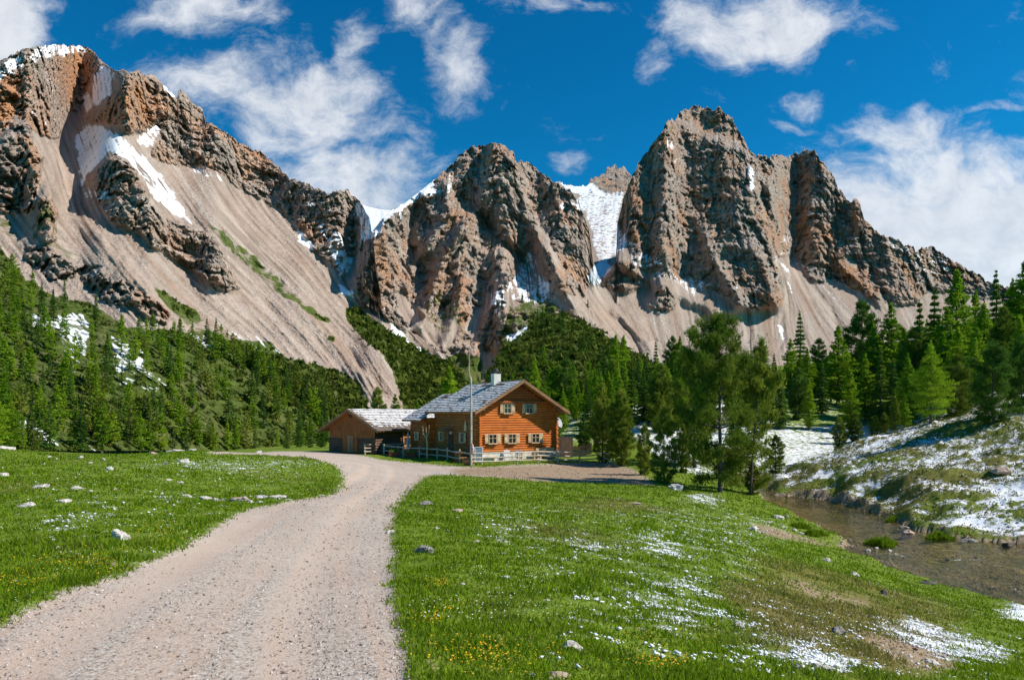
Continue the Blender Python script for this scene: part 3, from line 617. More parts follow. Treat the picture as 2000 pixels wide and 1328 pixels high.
def ground_mat():
    m, t, out = newmat('valley_ground')
    P = t.pos(); road = t.attr('road'); dirt = t.attr('dirt'); snow = t.attr('snow'); dry = t.attr('dry'); wet = t.attr('wet'); ac = t.attr('across')
    n1 = t.noise(P, .8, 6, .7); n2 = t.noise(P, 5, 6, .75); n3 = t.noise(P, 28, 4, .75); n4 = t.noise(P, 90, 2, .7)
    g = t.mix(t.ramp(n2, .35, .65), (.085, .135, .010, 1), (.20, .28, .025, 1))
    g = t.mix(t.ramp(n1, .35, .65, 0, .6), g, (.20, .27, .025, 1))
    g = t.mix(t.ramp(n3, .48, .66, 0, .8), g, (.030, .055, .006, 1))
    g = t.mix(t.ramp(t.math('ADD', dry, t.math('MULTIPLY', t.math('SUBTRACT', n2, .5), 1.0)), .50, 1.15, 0, .85), g, (.165, .125, .040, 1))
    # gravel road
    cv = t.n.new('ShaderNodeCombineXYZ'); t.l.new(ac, cv.inputs[0]); t.l.new(t.attr('along'), cv.inputs[1])
    rn = t.noise(t.mapv(cv.outputs[0], (2.6, .06, 1)), 1.0, 7, .72); trk = t.math('ABSOLUTE', t.math('SUBTRACT', t.math('ABSOLUTE', t.math('ADD', ac, -.2)), .85))
    v1 = t.vor(P, 42, out='Color'); v2 = t.vor(P, 95, out='Color'); bw = t.n.new('ShaderNodeRGBToBW'); t.l.new(v1, bw.inputs[0]); bw2 = t.n.new('ShaderNodeRGBToBW'); t.l.new(v2, bw2.inputs[0])
    r = t.mix(t.ramp(rn, .38, .62), (.50, .345, .255, 1), (.43, .365, .305, 1))
    r = t.mix(t.ramp(t.noise(P, .35, 5, .7), .42, .62, 0, .5), r, (.58, .48, .39, 1))
    stony = t.ramp(rn, .40, .60, .22, .75)
    stony = t.math('MULTIPLY', stony, t.ramp(trk, .10, .45, .35, 1.15))
    r = t.mix(t.ramp(trk, .42, .08, 0, .38), r, (.60, .44, .34, 1))
    r = t.mix(t.math('MULTIPLY', t.ramp(bw.outputs[0], .60, .80), stony), r, (.60, .55, .50, 1))
    r = t.mix(t.math('MULTIPLY', t.ramp(bw.outputs[0], .32, .20), stony), r, (.13, .105, .09, 1))
    r = t.mix(t.math('MULTIPLY', t.ramp(bw2.outputs[0], .34, .22), stony), r, (.15, .125, .11, 1))
    r = t.mix(t.math('MULTIPLY', t.ramp(bw2.outputs[0], .62, .8), .5), r, (.58, .54, .50, 1))
    dn = t.mix(t.ramp(n3, .4, .6), (.12, .08, .045, 1), (.42, .305, .21, 1))
    dn = t.mix(t.ramp(n4, .5, .62, 0, .7), dn, (.48, .355, .25, 1))
    hi = t.math('MULTIPLY', t.math('SUBTRACT', n2, .5), 1.7)
    base = t.mix(t.ramp(t.math('ADD', road, t.math('ADD', hi, t.math('MULTIPLY', t.math('SUBTRACT', n3, .5), .6))), .42, .58), g, r)
    base = t.mix(t.ramp(t.math('ADD', dirt, t.math('ADD', hi, t.math('MULTIPLY', t.math('SUBTRACT', n3, .5), .7))), .5, .66), base, dn)
    bed = t.mix(t.ramp(t.noise(P, 3.5, 5, .7), .4, .6), (.18, .125, .075, 1), (.50, .385, .27, 1))
    bed = t.mix(t.ramp(t.noise(P, .5, 3, .6), .45, .6, 0, .7), bed, (.15, .15, .05, 1))
    base = t.mix(t.ramp(wet, .3, .7), base, bed)
    sn = t.math('ADD', snow, t.math('ADD', t.math('MULTIPLY', t.math('SUBTRACT', t.noise(P, 1.6, 9, .8), .5), 1.9), t.math('MULTIPLY', t.math('SUBTRACT', n3, .5), .45)))
    geo = t.n.new('ShaderNodeNewGeometry'); sp = t.n.new('ShaderNodeSeparateXYZ'); t.l.new(geo.outputs['Normal'], sp.inputs[0])
    sn = t.math('ADD', sn, t.math('MULTIPLY', t.math('SUBTRACT', sp.outputs[2], .93), 1.2))
    sf = t.math('MULTIPLY', t.ramp(sn, .60, .70), t.math('SUBTRACT', 1.0, t.ramp(wet, .2, .5)))
    base = t.mix(sf, base, (.80, .82, .86, 1))
    bh = t.math('ADD', t.math('MULTIPLY', n3, .6), t.math('ADD', t.math('MULTIPLY', bw.outputs[0], .35), t.math('MULTIPLY', n4, .2)))
    principled(t, out, base, .92, t.bump(t.math('ADD', bh, t.math('MULTIPLY', sf, .6)), .75, .03), .15)
    return m
M_GROUND = ground_mat()
#
sdg = np.full(GX.shape, 99.0); mm = (GX > 8) & (GX < 50) & (GY > 4) & (GY < 72)
sdg[mm] = sdist(STREAM, GX[mm]+.55*fbm(GX[mm]*.6, GY[mm]*.6, o=3)+.12*perlin(GX[mm]*3, GY[mm]*3), GY[mm]+.55*fbm(GX[mm]*.6+40, GY[mm]*.6, o=3))
wet = sstep(-sdg, -.35, .1); m_dirt = np.maximum(m_dirt, _rbm*sstep(-sdg, -1.0, -.25)*.8)
at = {'road': m_road.ravel(), 'dirt': m_dirt.ravel(), 'snow': m_snow.ravel(), 'dry': m_dry.ravel(), 'wet': wet.ravel(), 'across': across.ravel(), 'along': GY.ravel()}
me = npmesh('ground', np.stack([GX, GY, GZ], -1).reshape(-1, 3), gridfaces(NR, NA), True, at)
tag(link('ground', me, [M_GROUND]), kind='structure')
# ground behind and beside the camera, coarser
bx = np.linspace(-70, 70, 60); by = np.linspace(-45, 1.32, 30); BX, BY = np.meshgrid(bx, by)
BZ = -.02+0*BX+.05*fbm(BX*.3, BY*.3, o=2)-.25*sstep(np.abs(BX), 2, 30)*1.5
tag(link('ground', npmesh('ground', np.stack([BX, BY, BZ-.03], -1).reshape(-1, 3), gridfaces(30, 60), True, {'dry': np.full(BX.size, .4), 'road': (np.abs(BX.ravel()+1) < 2).astype(float)}), [M_GROUND]), kind='structure')

# stream water
def water_mat():
    m, t, out = newmat('stream_water')
    P = t.pos()
    fr = t.n.new('ShaderNodeFresnel'); fr.inputs[0].default_value = 1.33
    tr = t.n.new('ShaderNodeBsdfTransparent'); tr.inputs[0].default_value = (.80, .78, .56, 1)
    gl = t.n.new('ShaderNodeBsdfGlossy'); gl.inputs[1].default_value = .06; gl.inputs[0].default_value = (.9, .92, .95, 1)
    h = t.math('ADD', t.noise(t.mapv(P, (1, .6, 1)), 2.2, 3, .6), t.math('MULTIPLY', t.noise(P, 9, 3, .6), .35))
    b = t.bump(h, .35, .10); t.l.new(b, gl.inputs['Normal']); t.l.new(b, fr.inputs['Normal'])
    mx = t.n.new('ShaderNodeMixShader'); t.l.new(t.math('MULTIPLY', fr.outputs[0], .9, clamp=True), mx.inputs[0])
    t.l.new(tr.outputs[0], mx.inputs[1]); t.l.new(gl.outputs[0], mx.inputs[2])
    foam = t.n.new('ShaderNodeBsdfDiffuse'); foam.inputs[0].default_value = (.75, .78, .8, 1)
    mf = t.n.new('ShaderNodeMixShader'); t.l.new(t.ramp(t.math('ADD', t.attr('foam'), t.math('MULTIPLY', t.math('SUBTRACT', t.noise(P, 7, 4, .8), .5), 3.2)), 1.1, 1.3), mf.inputs[0])
    t.l.new(mx.outputs[0], mf.inputs[1]); t.l.new(foam.outputs[0], mf.inputs[2])
    t.l.new(mf.outputs[0], out.inputs[0]); return m
wxs = np.arange(8, 46, .25); wys = np.arange(6, 68, .25); WX, WY = np.meshgrid(wxs, wys)
keep = sdist(STREAM, WX, WY) < 1.4
WZ = ZW+.012*fbm(WX*.9, WY*.9, o=3)
foam = np.zeros(WX.shape)
for (a, b, c, d, w) in [(*wpt(1830,1092,ZW), *wpt(1925,1094,ZW), .3), (*wpt(1745,1080,ZW), *wpt(1790,1093,ZW), .25), (*wpt(1905,1140,ZW), *wpt(1980,1150,ZW), .2), (*wpt(1500,984,ZW), *wpt(1520,988,ZW), .3)]:
    L = (c-a)**2+(d-b)**2; tt = np.clip(((WX-a)*(c-a)+(WY-b)*(d-b))/L, 0, 1); foam = np.maximum(foam, np.exp(-(np.hypot(WX-a-tt*(c-a), WY-b-tt*(d-b))/w)**2))
fc = gridfaces(len(wys), len(wxs)); fc = fc[keep.ravel()[fc].all(1)]
tag(link('stream_water', npmesh('stream_water', np.stack([WX, WY, WZ], -1).reshape(-1, 3), fc, True, {'foam': foam.ravel()}), [water_mat()]), kind='structure')
def hit(px, py, y0=2.5, y1=140):
    """first ground point behind a photo pixel"""
    ys = np.exp(np.linspace(math.log(y0), math.log(y1), 3000)); X = (px-1000)/F*ys
    ray = EYE+(HZ-py)/F*ys; g = gz(X, ys); k = np.argmax(ray <= g)
    if not (ray <= g).any(): k = int(np.argmin(ray-g))
    return float(X[k]), float(ys[k]), float(g[k])
# ------------------------------------------------------------------ trees
def foliage_mat(name, c1, c2, c3, trans=.32):
    m, t, out = newmat(name)
    lv = t.attr('leafvar'); oi = t.n.new('ShaderNodeObjectInfo')
    c = t.mix(t.ramp(lv, .15, .85), c1 + (1,), c2 + (1,))
    c = t.mix(t.ramp(t.attr('branchvar'), .55, 1, 0, .8), c, c3 + (1,))
    hs = t.n.new('ShaderNodeHueSaturation'); t.sock(hs, 'Hue', t.ramp(oi.outputs['Random'], 0, 1, .485, .512)); t.sock(hs, 'Value', t.ramp(oi.outputs['Random'], 0, 1, 1.25, .75)); t.l.new(c, hs.inputs['Color'])
    d = t.n.new('ShaderNodeBsdfDiffuse'); tr = t.n.new('ShaderNodeBsdfTranslucent'); t.l.new(hs.outputs[0], d.inputs[0]); t.l.new(hs.outputs[0], tr.inputs[0])
    mx = t.n.new('ShaderNodeMixShader'); mx.inputs[0].default_value = trans; t.l.new(d.outputs[0], mx.inputs[1]); t.l.new(tr.outputs[0], mx.inputs[2]); t.l.new(mx.outputs[0], out.inputs[0])
    return m
M_SPR = foliage_mat('spruce_needles', (.048, .105, .020), (.11, .20, .028), (.14, .235, .034))
M_LAR = foliage_mat('larch_needles', (.12, .235, .014), (.22, .36, .018), (.30, .42, .03), .45)
M_PIN = foliage_mat('stone_pine_needles', (.085, .14, .018), (.20, .26, .030), (.28, .31, .042))
M_SCRUB = foliage_mat('dwarf_pine_needles', (.032, .058, .010), (.080, .115, .018), (.12, .145, .022))
def simple_mat(name, c1, c2, scale=3, rough=.85, stretch=(1, 1, 1), bumpd=.02, spec=.2, det=5, lo=.35, hi=.65, bs=.5):
    m, t, out = newmat(name); n = t.noise(t.mapv(t.obj(), stretch), scale, det, .65)
    principled(t, out, t.mix(t.ramp(n, lo, hi), c1+(1,), c2+(1,)), rough, t.bump(n, bs, bumpd), spec); return m
M_BARK = simple_mat('bark', (.045, .032, .025), (.16, .125, .10), 2.5, stretch=(4, 4, .8), bumpd=.05)
M_DEAD = simple_mat('dead_wood', (.10, .085, .07), (.22, .19, .16), 3)
def tube(pts, rad, n=6):
    pts = np.array(pts, float); rad = np.array(rad, float); V = []; Fq = []
    for i, (p, r) in enumerate(zip(pts, rad)):
        d = pts[min(i+1, len(pts)-1)]-pts[max(i-1, 0)]; d /= np.linalg.norm(d)+1e-9
        a = np.cross(d, [.31, .77, .55] if abs(d[2]) > .5 else [0, 0, 1]); a /= np.linalg.norm(a); b = np.cross(d, a)
        for k in range(n):
            t = 2*math.pi*k/n; V.append(p+r*(a*math.cos(t)+b*math.sin(t)))
    for i in range(len(pts)-1):
        for k in range(n): Fq.append((i*n+k, i*n+(k+1) % n, (i+1)*n+(k+1) % n, (i+1)*n+k))
    return np.array(V), np.array(Fq)
def joinp(parts, k=None):
    V = []; Fc = []; o = 0
    for v, f in parts: V.append(v); Fc.append(np.asarray(f)+o); o += len(v)
    return np.concatenate(V), np.concatenate(Fc)
def leaves(P, D, size, rng, aspect=.5, spread=.8):
    n = len(P); e1 = D+spread*rng.normal(size=(n, 3)); e1 /= np.linalg.norm(e1, axis=1)[:, None]
    e2 = np.cross(e1, rng.normal(size=(n, 3))); e2 /= np.linalg.norm(e2, axis=1)[:, None]
    s = (size*rng.uniform(.6, 1.35, n))[:, None]
    V = np.stack([P+e1*s*.6, P-e1*s*.4+e2*s*aspect*.5, P-e1*s*.4-e2*s*aspect*.5], 1).reshape(-1, 3)
    return V, np.arange(3*n).reshape(-1, 3)
PROF = {'spruce': [(0, .55), (.06, 1), (.3, .80), (.6, .48), (.85, .2), (1, .015)],
        'larch': [(0, .35), (.12, .85), (.3, 1), (.55, .72), (.8, .36), (1, .02)],
        'pine': [(0, .5), (.12, .9), (.35, 1), (.6, .85), (.8, .58), (.93, .32), (1, .06)]}
def crown(kind, seed, nl, H=10., R=None, z0=.08, nb=90, leaf=.3, prof=None, gap=None, tuft=0, lean=0, irr=.25, clump=0):
    rng = np.random.RandomState(seed); R = R or {'spruce': 1.45, 'larch': 1.6, 'pine': 1.9}[kind]
    pr = np.array(prof or PROF[kind], float)
    zb = z0+(1-z0)*rng.rand(nb)**1.05; zb.sort()
    if kind == 'spruce': zb = z0+(1-z0)*(np.floor((zb-z0)/(1-z0)*16+.5*rng.rand(nb))/16+rng.rand(nb)*.02); zb = np.clip(zb, z0, .995)
    phi = (np.arange(nb)*2.39996+rng.rand(nb)*.8) % (2*math.pi)
    t = (zb-z0)/(1-z0)
    lump = 1+irr*np.sin(phi*2+seed+t*9)*.6+irr*rng.normal(size=nb)*.6
    L = R*np.interp(t, pr[:, 0], pr[:, 1])*np.clip(lump, .35, 1.5)
    if gap is not None: k = gap(t, phi, rng); zb, phi, t, L = zb[k], phi[k], t[k], L[k]
    nbr = len(zb); w = L+.12*R; w /= w.sum(); cnt = rng.multinomial(nl, w); bi = np.repeat(np.arange(nbr), cnt); n = len(bi)
    s = .12+.88*rng.rand(n)**.75
    if kind == 'pine': s = .25+.75*rng.rand(n)**.62
    lat = rng.normal(size=n)*(.11 if kind == 'pine' else .17)*(1.25-.7*s)*L[bi]+rng.normal(size=n)*.05*R
    rise = {'spruce': -.30*s+.12*s*s, 'larch': -.05*s+.10*s*s, 'pine': .10*s+.22*s*s}[kind]*L[bi]
    low = np.clip(.35-t[bi], 0, 1); rise = rise-(low*1.0*s*L[bi] if kind != 'larch' else low*.6*s*L[bi])
    th = {'spruce': .035, 'larch': .05, 'pine': .055}[kind]*R
    vert = rng.normal(size=n)*th*1.0 - (np.abs(rng.normal(size=n))*.05*R if kind == 'spruce' else 0)
    c, sn = np.cos(phi[bi]), np.sin(phi[bi])
    P = np.stack([s*L[bi]*c-lat*sn, s*L[bi]*sn+lat*c, zb[bi]*H+rise+vert], 1)
    D = np.stack([c, sn, {'spruce': -.15, 'larch': .15, 'pine': .7}[kind]+0*c], 1)
    bv = rng.rand(nbr)[bi]; lv = rng.rand(n)
    if clump: # a tree reads as masses: snap part of the leaves to clump centres
        kc = rng.randint(0, n, clump); Ck = P[kc]
        hn = n//2; sel = rng.permutation(n)[:hn]; own = rng.randint(0, clump, hn); P[sel] = Ck[own]+rng.normal(size=(hn, 3))*[.12*R, .12*R, .06*R]; bv[sel] = rng.rand(clump)[own]
    if tuft:
        P = np.repeat(P, tuft, 0); D = np.repeat(D, tuft, 0); bv = np.repeat(bv, tuft); lv = np.repeat(lv, tuft)*.6+.4*rng.rand(len(P))
        P = P+rng.normal(size=P.shape)*leaf*.35; V, Fc = leaves(P, D, leaf, rng, .26, .75)
    else: V, Fc = leaves(P, D, leaf, rng, .55, .8)
    V[:, 0] += lean*(V[:, 2]/H)**1.2*H
    limbs = [(zb[i]*H, phi[i], L[i], t[i]) for i in range(nbr)]
    return V, Fc, np.repeat(lv, 3), np.repeat(bv, 3), limbs
def trunk_geo(H, r0, limbs, seed, lean=0, nlimb=0, kind='spruce', seg=8, ns=7, zt=.97):
    rng = np.random.RandomState(seed)
    zs = np.linspace(-.04, zt, seg); wob_ = np.cumsum(rng.normal(size=(seg, 2))*.012*H/seg*2, 0)
    pts = np.stack([wob_[:, 0]+lean*np.clip(zs, 0, 1)**1.2*H, wob_[:, 1], zs*H], 1); rad = r0*(1-.93*np.clip(zs, 0, 1))*(1+.5*np.exp(-np.clip(zs, 0, 1)*30))
    parts = [tube(pts, rad, ns)]
    if nlimb:
        ids = rng.choice(len(limbs), min(nlimb, len(limbs)), False)
        for i in ids:
            z, ph, L, t = limbs[i]; x0 = np.interp(z, zs*H, pts[:, 0]); y0 = np.interp(z, zs*H, pts[:, 1]); rr = r0*(1-.93*z/H)*.38+.01
            q = []
            for s in (0, .35, .7, .95):
                rise = {'spruce': -.30*s+.12*s*s, 'larch': -.05*s+.10*s*s, 'pine': .10*s+.22*s*s}[kind]*L-max(.35-t, 0)*s*L*(1 if kind != 'larch' else .6)
                q.append((x0+s*L*math.cos(ph), y0+s*L*math.sin(ph), z+rise))
            parts.append(tube(q, [rr, rr*.7, rr*.42, rr*.15], 4))
    return joinp(parts)
def far_tree(kind, mat, seed, nl, leaf):
    V, Fc, lv, bv, lm = crown(kind, seed, nl, 10, nb=60 if kind != 'spruce' else 110, leaf=leaf, z0=.06, irr=.3)
    tv, tf = trunk_geo(10, .16, lm, seed, seg=4, ns=4)
    tf = np.concatenate([tf[:, [0, 1, 2]], tf[:, [0, 2, 3]]])
    A = np.concatenate([V, tv]); B = np.concatenate([Fc, tf+len(V)]); z = np.zeros(len(tv))
    me = npmesh(kind+'_tree', A, B, False, {'leafvar': np.concatenate([lv, z]), 'branchvar': np.concatenate([bv, z])}, np.concatenate([np.zeros(len(Fc)), np.ones(len(tf))]))
    me.materials.append(mat); me.materials.append(M_BARK); return me
def big_tree(kind, mat, seed, nl, leaf, R=None, nb=120, r0=.17, nlimb=30, **kw):
    V, Fc, lv, bv, lm = crown(kind, seed, nl, 10, R, nb=nb, leaf=leaf, **kw)
    c = npmesh('crown', V, Fc, False, {'leafvar': lv, 'branchvar': bv}); c.materials.append(mat)
    tv, tf = trunk_geo(10, r0, lm, seed, kw.get('lean', 0), nlimb, kind, 10)
    tr = npmesh('trunk', tv, tf, True); tr.materials.append(M_BARK); return (c, tr)
KN = {'S': 'spruce', 'L': 'larch', 'P': 'stone_pine'}; CT = {'S': 'spruce', 'L': 'larch', 'P': 'pine tree'}
FAR = {'S': [far_tree('spruce', M_SPR, 10+i, 1700, .42) for i in range(4)], 'L': [far_tree('larch', M_LAR, 20+i, 1600, .42) for i in range(4)], 'P': [far_tree('pine', M_PIN, 30+i, 1800, .42) for i in range(3)]}
MID = {'S': [big_tree('spruce', M_SPR, 40+i, 9000, .22, nb=190, nlimb=50) for i in range(3)],
       'L': [big_tree('larch', M_LAR, 50+i, 9000, .21, nb=130, irr=.35, nlimb=50) for i in range(4)],
       'P': [big_tree('pine', M_PIN, 60+i, 3400, .34, tuft=5, nb=90, z0=.05, irr=.35, nlimb=20) for i in range(4)],
       'D': [big_tree('pine', M_SPR, 66+i, 3400, .34, tuft=5, nb=90, z0=.05, irr=.35, nlimb=20) for i in range(3)]}
TR = random.Random(5)
def put_tree(name, meshes, loc, h, w, rz, label, cat, group=None):
    sc = (h/10*w, h/10*w, h/10)
    if isinstance(meshes, tuple):
        r = bpy.data.objects.new(name, None); COL.objects.link(r); r.empty_display_size = .3
        for n, me in (('crown', meshes[0]), ('trunk', meshes[1])):
            o = bpy.data.objects.new(n, me); COL.objects.link(o); o.parent = r
    else:
        r = bpy.data.objects.new(name, meshes); COL.objects.link(r)
    r.location = loc; r.rotation_euler = (0, 0, rz); r.scale = sc
    return tag(r, label, cat, group)
def tree_at(px, top, d, k, w=1.0, label=None, group=None, base=None, mesh=None, rz=None):
    X = (px-1000)/F*d; z = float(gz(X, d))-.05
    h = EYE+(HZ-top)/F*d-z
    if h < .8: return None
    kk = 'P' if k == 'D' else k
    return put_tree(KN[kk], mesh or TR.choice(MID[k]), (X, d, z), h, w, TR.uniform(0, 6.28) if rz is None else rz, label, CT[kk], group)
# --- the large stone pines by the stream
def gap1(t, phi, rng):
    front = np.cos(phi+math.pi/2) > .25     # towards the camera
    return ~(front & (t < .55) & (rng.rand(len(t)) < .85)) & ~((t < .12) & (rng.rand(len(t)) < .35))
hero1 = big_tree('pine', M_PIN, 101, 12000, .17, R=2.75, nb=105, r0=.20, nlimb=60, tuft=8, z0=.07, irr=.42, gap=gap1, clump=120, prof=[(0,.5),(.1,.8),(.3,1),(.5,.98),(.68,.80),(.82,.58),(.93,.36),(1,.10)])
hero2 = big_tree('pine', M_PIN, 108, 9500, .17, R=2.5, nb=90, r0=.15, nlimb=50, tuft=8, z0=.08, irr=.42, gap=gap1, clump=100, lean=.13, prof=[(0,.6),(.15,.95),(.4,1),(.6,.78),(.8,.48),(.93,.26),(1,.06)])
hero3 = big_tree('pine', M_SPR, 103, 6500, .22, R=2.6, nb=80, r0=.16, nlimb=40, tuft=8, z0=.06, irr=.35, clump=90)
hero4 = big_tree('pine', M_PIN, 104, 6500, .22, R=2.5, nb=80, r0=.16, nlimb=40, tuft=7, z0=.03, irr=.35, clump=90)
herol = big_tree('larch', M_LAR, 105, 26000, .14, R=2.5, nb=150, r0=.15, nlimb=60, irr=.35)
def hero(px, base, top, d, mesh, w, kind, label, rz=0, z=None):
    X = (px-1000)/F*d; z = float(gz(X, d))-.08 if z is None else z
    h = EYE+(HZ-top)/F*d-z
    put_tree(KN[kind], mesh, (X, d, z), h, w, rz, label, CT[kind])
hero(1405, 960, 622, 43, hero1, .67, 'P', 'tallest olive green stone pine beside the stream with a dark bare lower trunk')
hero(1466, 950, 668, 45, hero2, .58, 'P', 'stone pine with a thin trunk leaning right, directly beside the tallest pine')
hero(1356, 930, 643, 58, hero4, .62, 'P', 'dark round-topped stone pine half hidden behind the left side of the tallest pine', 1.0)
hero(1297, 945, 795, 46, hero4, .72, 'P', 'bushy stone pine at the meadow edge, nearest conifer left of the tallest pine', 2.2)
hero(1940, 890, 664, 50, hero3, .85, 'P', 'large dark stone pine standing alone on the snowy right bank')
hero(1818, 826, 668, 62, herol, .95, 'L', 'bright yellow-green larch at the top of the snowy right bank')
hero(1868, 820, 695, 66, hero4, .8, 'P', 'olive pine between the bright larch and the large dark pine on the right bank', 3.0)
hero(1995, 860, 655, 52, hero3, .7, 'P', 'dark pine cut by the right edge of the picture', 2.0)
NEARL = [ (1213,765,57,'P',.95,'stone pine with a full crown just right of the end of the wooden fence'),(1177,752,60,'P',.8,'slim stone pine behind the fence end'),
 (1258,828,50,'P',.75,'low stone pine between two taller ones at the edge of the meadow'),(1335,830,54,'P',.65,'low pine under the left side of the tallest stone pine'),
 (1140,815,68,'D',.9,'small dark pine on the snow behind the picket fence'),(1092,812,72,'L',1.1,'small larch behind the satellite dish'),
 (1640,816,66,'P',1.15,'small yellowish pine, leftmost of the young trees below the forest clearing'),(1670,806,66,'P',1.1,'bushy young pine, second from the left below the forest clearing'),
 (1709,812,64,'P',1.2,'young pine, third from the left below the forest clearing'),(1727,806,65,'P',1.1,'young pine close behind the third one below the clearing'),
 (1748,776,64,'P',.75,'thin pointed young pine, tallest of those below the forest clearing'),(1768,770,70,'L',1.0,'pale young larch left of the bright larch on the bank'),
 (1470,905,46,'P',1.5,'low bushy pine at the foot of the leaning pine by the water'),(1430,800,60,'L',.8,'green larch seen between the trunks of the two large pines'),
 (1375,845,62,'P',.7,'pine seen left of the lower trunk of the tallest pine'),(1100,757,80,'L',1.0,'yellowish larch rising directly behind the right roof slope of the chalet'),
 (878,716,115,'L',1.5,'light green bushy larch behind the left roof slope of the chalet'),(738,757,95,'P',.9,'thin sparse pine rising behind the barn roof'),(815,782,110,'L',.9,'small larch behind the joint of barn and chalet roofs'),(772,768,120,'L',1.1,'small bright larch behind the middle of the barn roof'),
 (1228,770,82,'L',.9,'slender larch behind the pines right of the chalet'),(1160,770,86,'L',.9,'larch between two pines right of the chalet'),(1120,740,96,'L',.95,'larch behind the right eave of the chalet'),(1515,850,58,'P',1.1,'small pine behind the water left of the snowy clearing')]
for px, top, d, k, w, lb in NEARL: tree_at(px, top, d, k, w, lb)
# dead snag
def snag():
    r = bpy.data.objects.new('dead_tree', None); COL.objects.link(r); d = 120.; X = (1466-1000)/F*d; z = float(gz(X, d)); h = EYE+(HZ-627)/F*d-z
    r.location = (X, d, z); rng = np.random.RandomState(3)
    tv, tf = tube([(0, 0, 0), (.1, 0, h*.5), (0, 0, h)], [.22, .14, .03], 6); link('trunk', npmesh('trunk', tv, tf), [M_DEAD], r)
    ps = []
    for i in range(34):
        zz = h*(.35+.6*rng.rand()); a = rng.rand()*6.28; L = (h-zz)*.28+.4; ps.append(tube([(0, 0, zz), (L*.6*math.cos(a), L*.6*math.sin(a), zz-.08), (L*math.cos(a), L*math.sin(a), zz+.12)], [.05, .03, .01], 3))
    for bv, bf in ps: link('branch', npmesh('branch', bv, bf), [M_DEAD], r)
    tag(r, 'bare dead conifer trunk rising above the forest right of the tallest pine', 'dead tree')
snag()
# forest right of and behind the chalet: individually placed skyline trees, then the ranks below them
SKY = [(1044,696,170,'L',1.0),(1080,707,150,'L',1.1),(1107,702,150,'D',1.0),(1122,715,145,'L',.9),(1150,700,170,'L',.9),(1179,674,165,'S',1.0),(1203,653,170,'L',1.0),(1218,655,165,'L',1.0),(1235,690,160,'S',.9),(1254,708,140,'L',1.1),(1281,664,170,'S',.8),(1314,660,140,'D',.9),(1328,657,135,'L',1.0),
 (1491,669,150,'L',1.0),(1512,690,130,'S',1.0),(1544,660,130,'L',1.1),(1562,606,150,'S',1.0),(1577,680,125,'L',1.0),(1600,662,135,'D',.9),(1637,637,118,'L',1.35),(1662,670,140,'S',1.0),(1685,587,130,'D',.95),(1706,630,125,'L',1.1),(1740,592,125,'L',1.05),(1766,640,115,'L',1.1),(1796,584,112,'S',1.0),(1826,558,115,'S',1.0),(1870,528,105,'L',1.15),(1905,568,110,'L',1.0),(1922,592,95,'L',1.1),(1945,528,118,'S',.9),(1960,603,90,'P',.9),(1978,545,110,'L',1.0),(2002,508,108,'L',1.1),(1850,600,100,'L',1.0),(1785,640,105,'P',1.0),(2030,520,100,'S',1.0),(2060,560,95,'L',1.0),
 (1720,680,100,'S',1.0),(1690,690,105,'L',1.0),(1605,700,110,'S',1.1),(1560,720,105,'D',1.0),(1525,740,100,'S',1.0),(1580,740,98,'L',.9),(1660,720,98,'L',1.1),(1745,700,96,'S',1.1),(1775,700,92,'L',1.0),(1490,740,100,'L',1.0),(1450,720,110,'S',1.0),(1420,700,115,'L',1.0),(1385,720,110,'S',1.0),(1345,740,100,'L',1.0),(1300,740,110,'S',1.0),(1270,755,100,'D',1.0),(1180,745,110,'L',.9),(1905,660,80,'L',1.0),(1890,700,78,'S',1.0),(1975,660,72,'S',1.0),(2010,640,75,'L',1.0),(2040,640,70,'D',1.0)]
glabel = {'L': 'bright green larch in the dense forest on the right hillside', 'S': 'dark green spruce in the dense forest on the right hillside', 'P': 'olive green stone pine in the dense forest on the right hillside'}
gname = {'L': 'larches of the right forest', 'S': 'spruces of the right forest', 'P': 'stone pines of the right forest'}
for px, top, d, k, w in SKY:
    kk = 'P' if k == 'D' else k; tree_at(px, top, d, k, w, glabel[kk], gname[kk])
skyx = [960, 1000, 1100, 1200, 1300, 1400, 1500, 1600, 1700, 1800, 1900, 2000, 2100]; skyy = [770, 748, 722, 684, 680, 680, 690, 680, 650, 620, 590, 560, 560]
for i in range(190):
    px = 985+1090*((i*.61803+.1) % 1); d = TR.choice([92, 105, 120, 135, 150, 175, 200])+TR.uniform(-9, 9)
    if i >= 120: px = 1095+290*((i*.61803) % 1); d = TR.uniform(76, 118)
    if px < 1120 and d < 125: d += 50
    if 1535 < px < 1760 and d < 118: d += 40
    top = float(np.interp(px, skyx, skyy))+TR.uniform(0, 55)+max(0, (130-d))*.55
    k = TR.choice('LLLLSSP'); tree_at(px, top, d, k, TR.uniform(.9, 1.25), glabel[k], gname[k])
for i in range(16): k = TR.choice('LLSSP'); tree_at(2060+i*26, 560+TR.uniform(-20, 60), TR.uniform(78, 125), k, 1.0, glabel[k], gname[k])
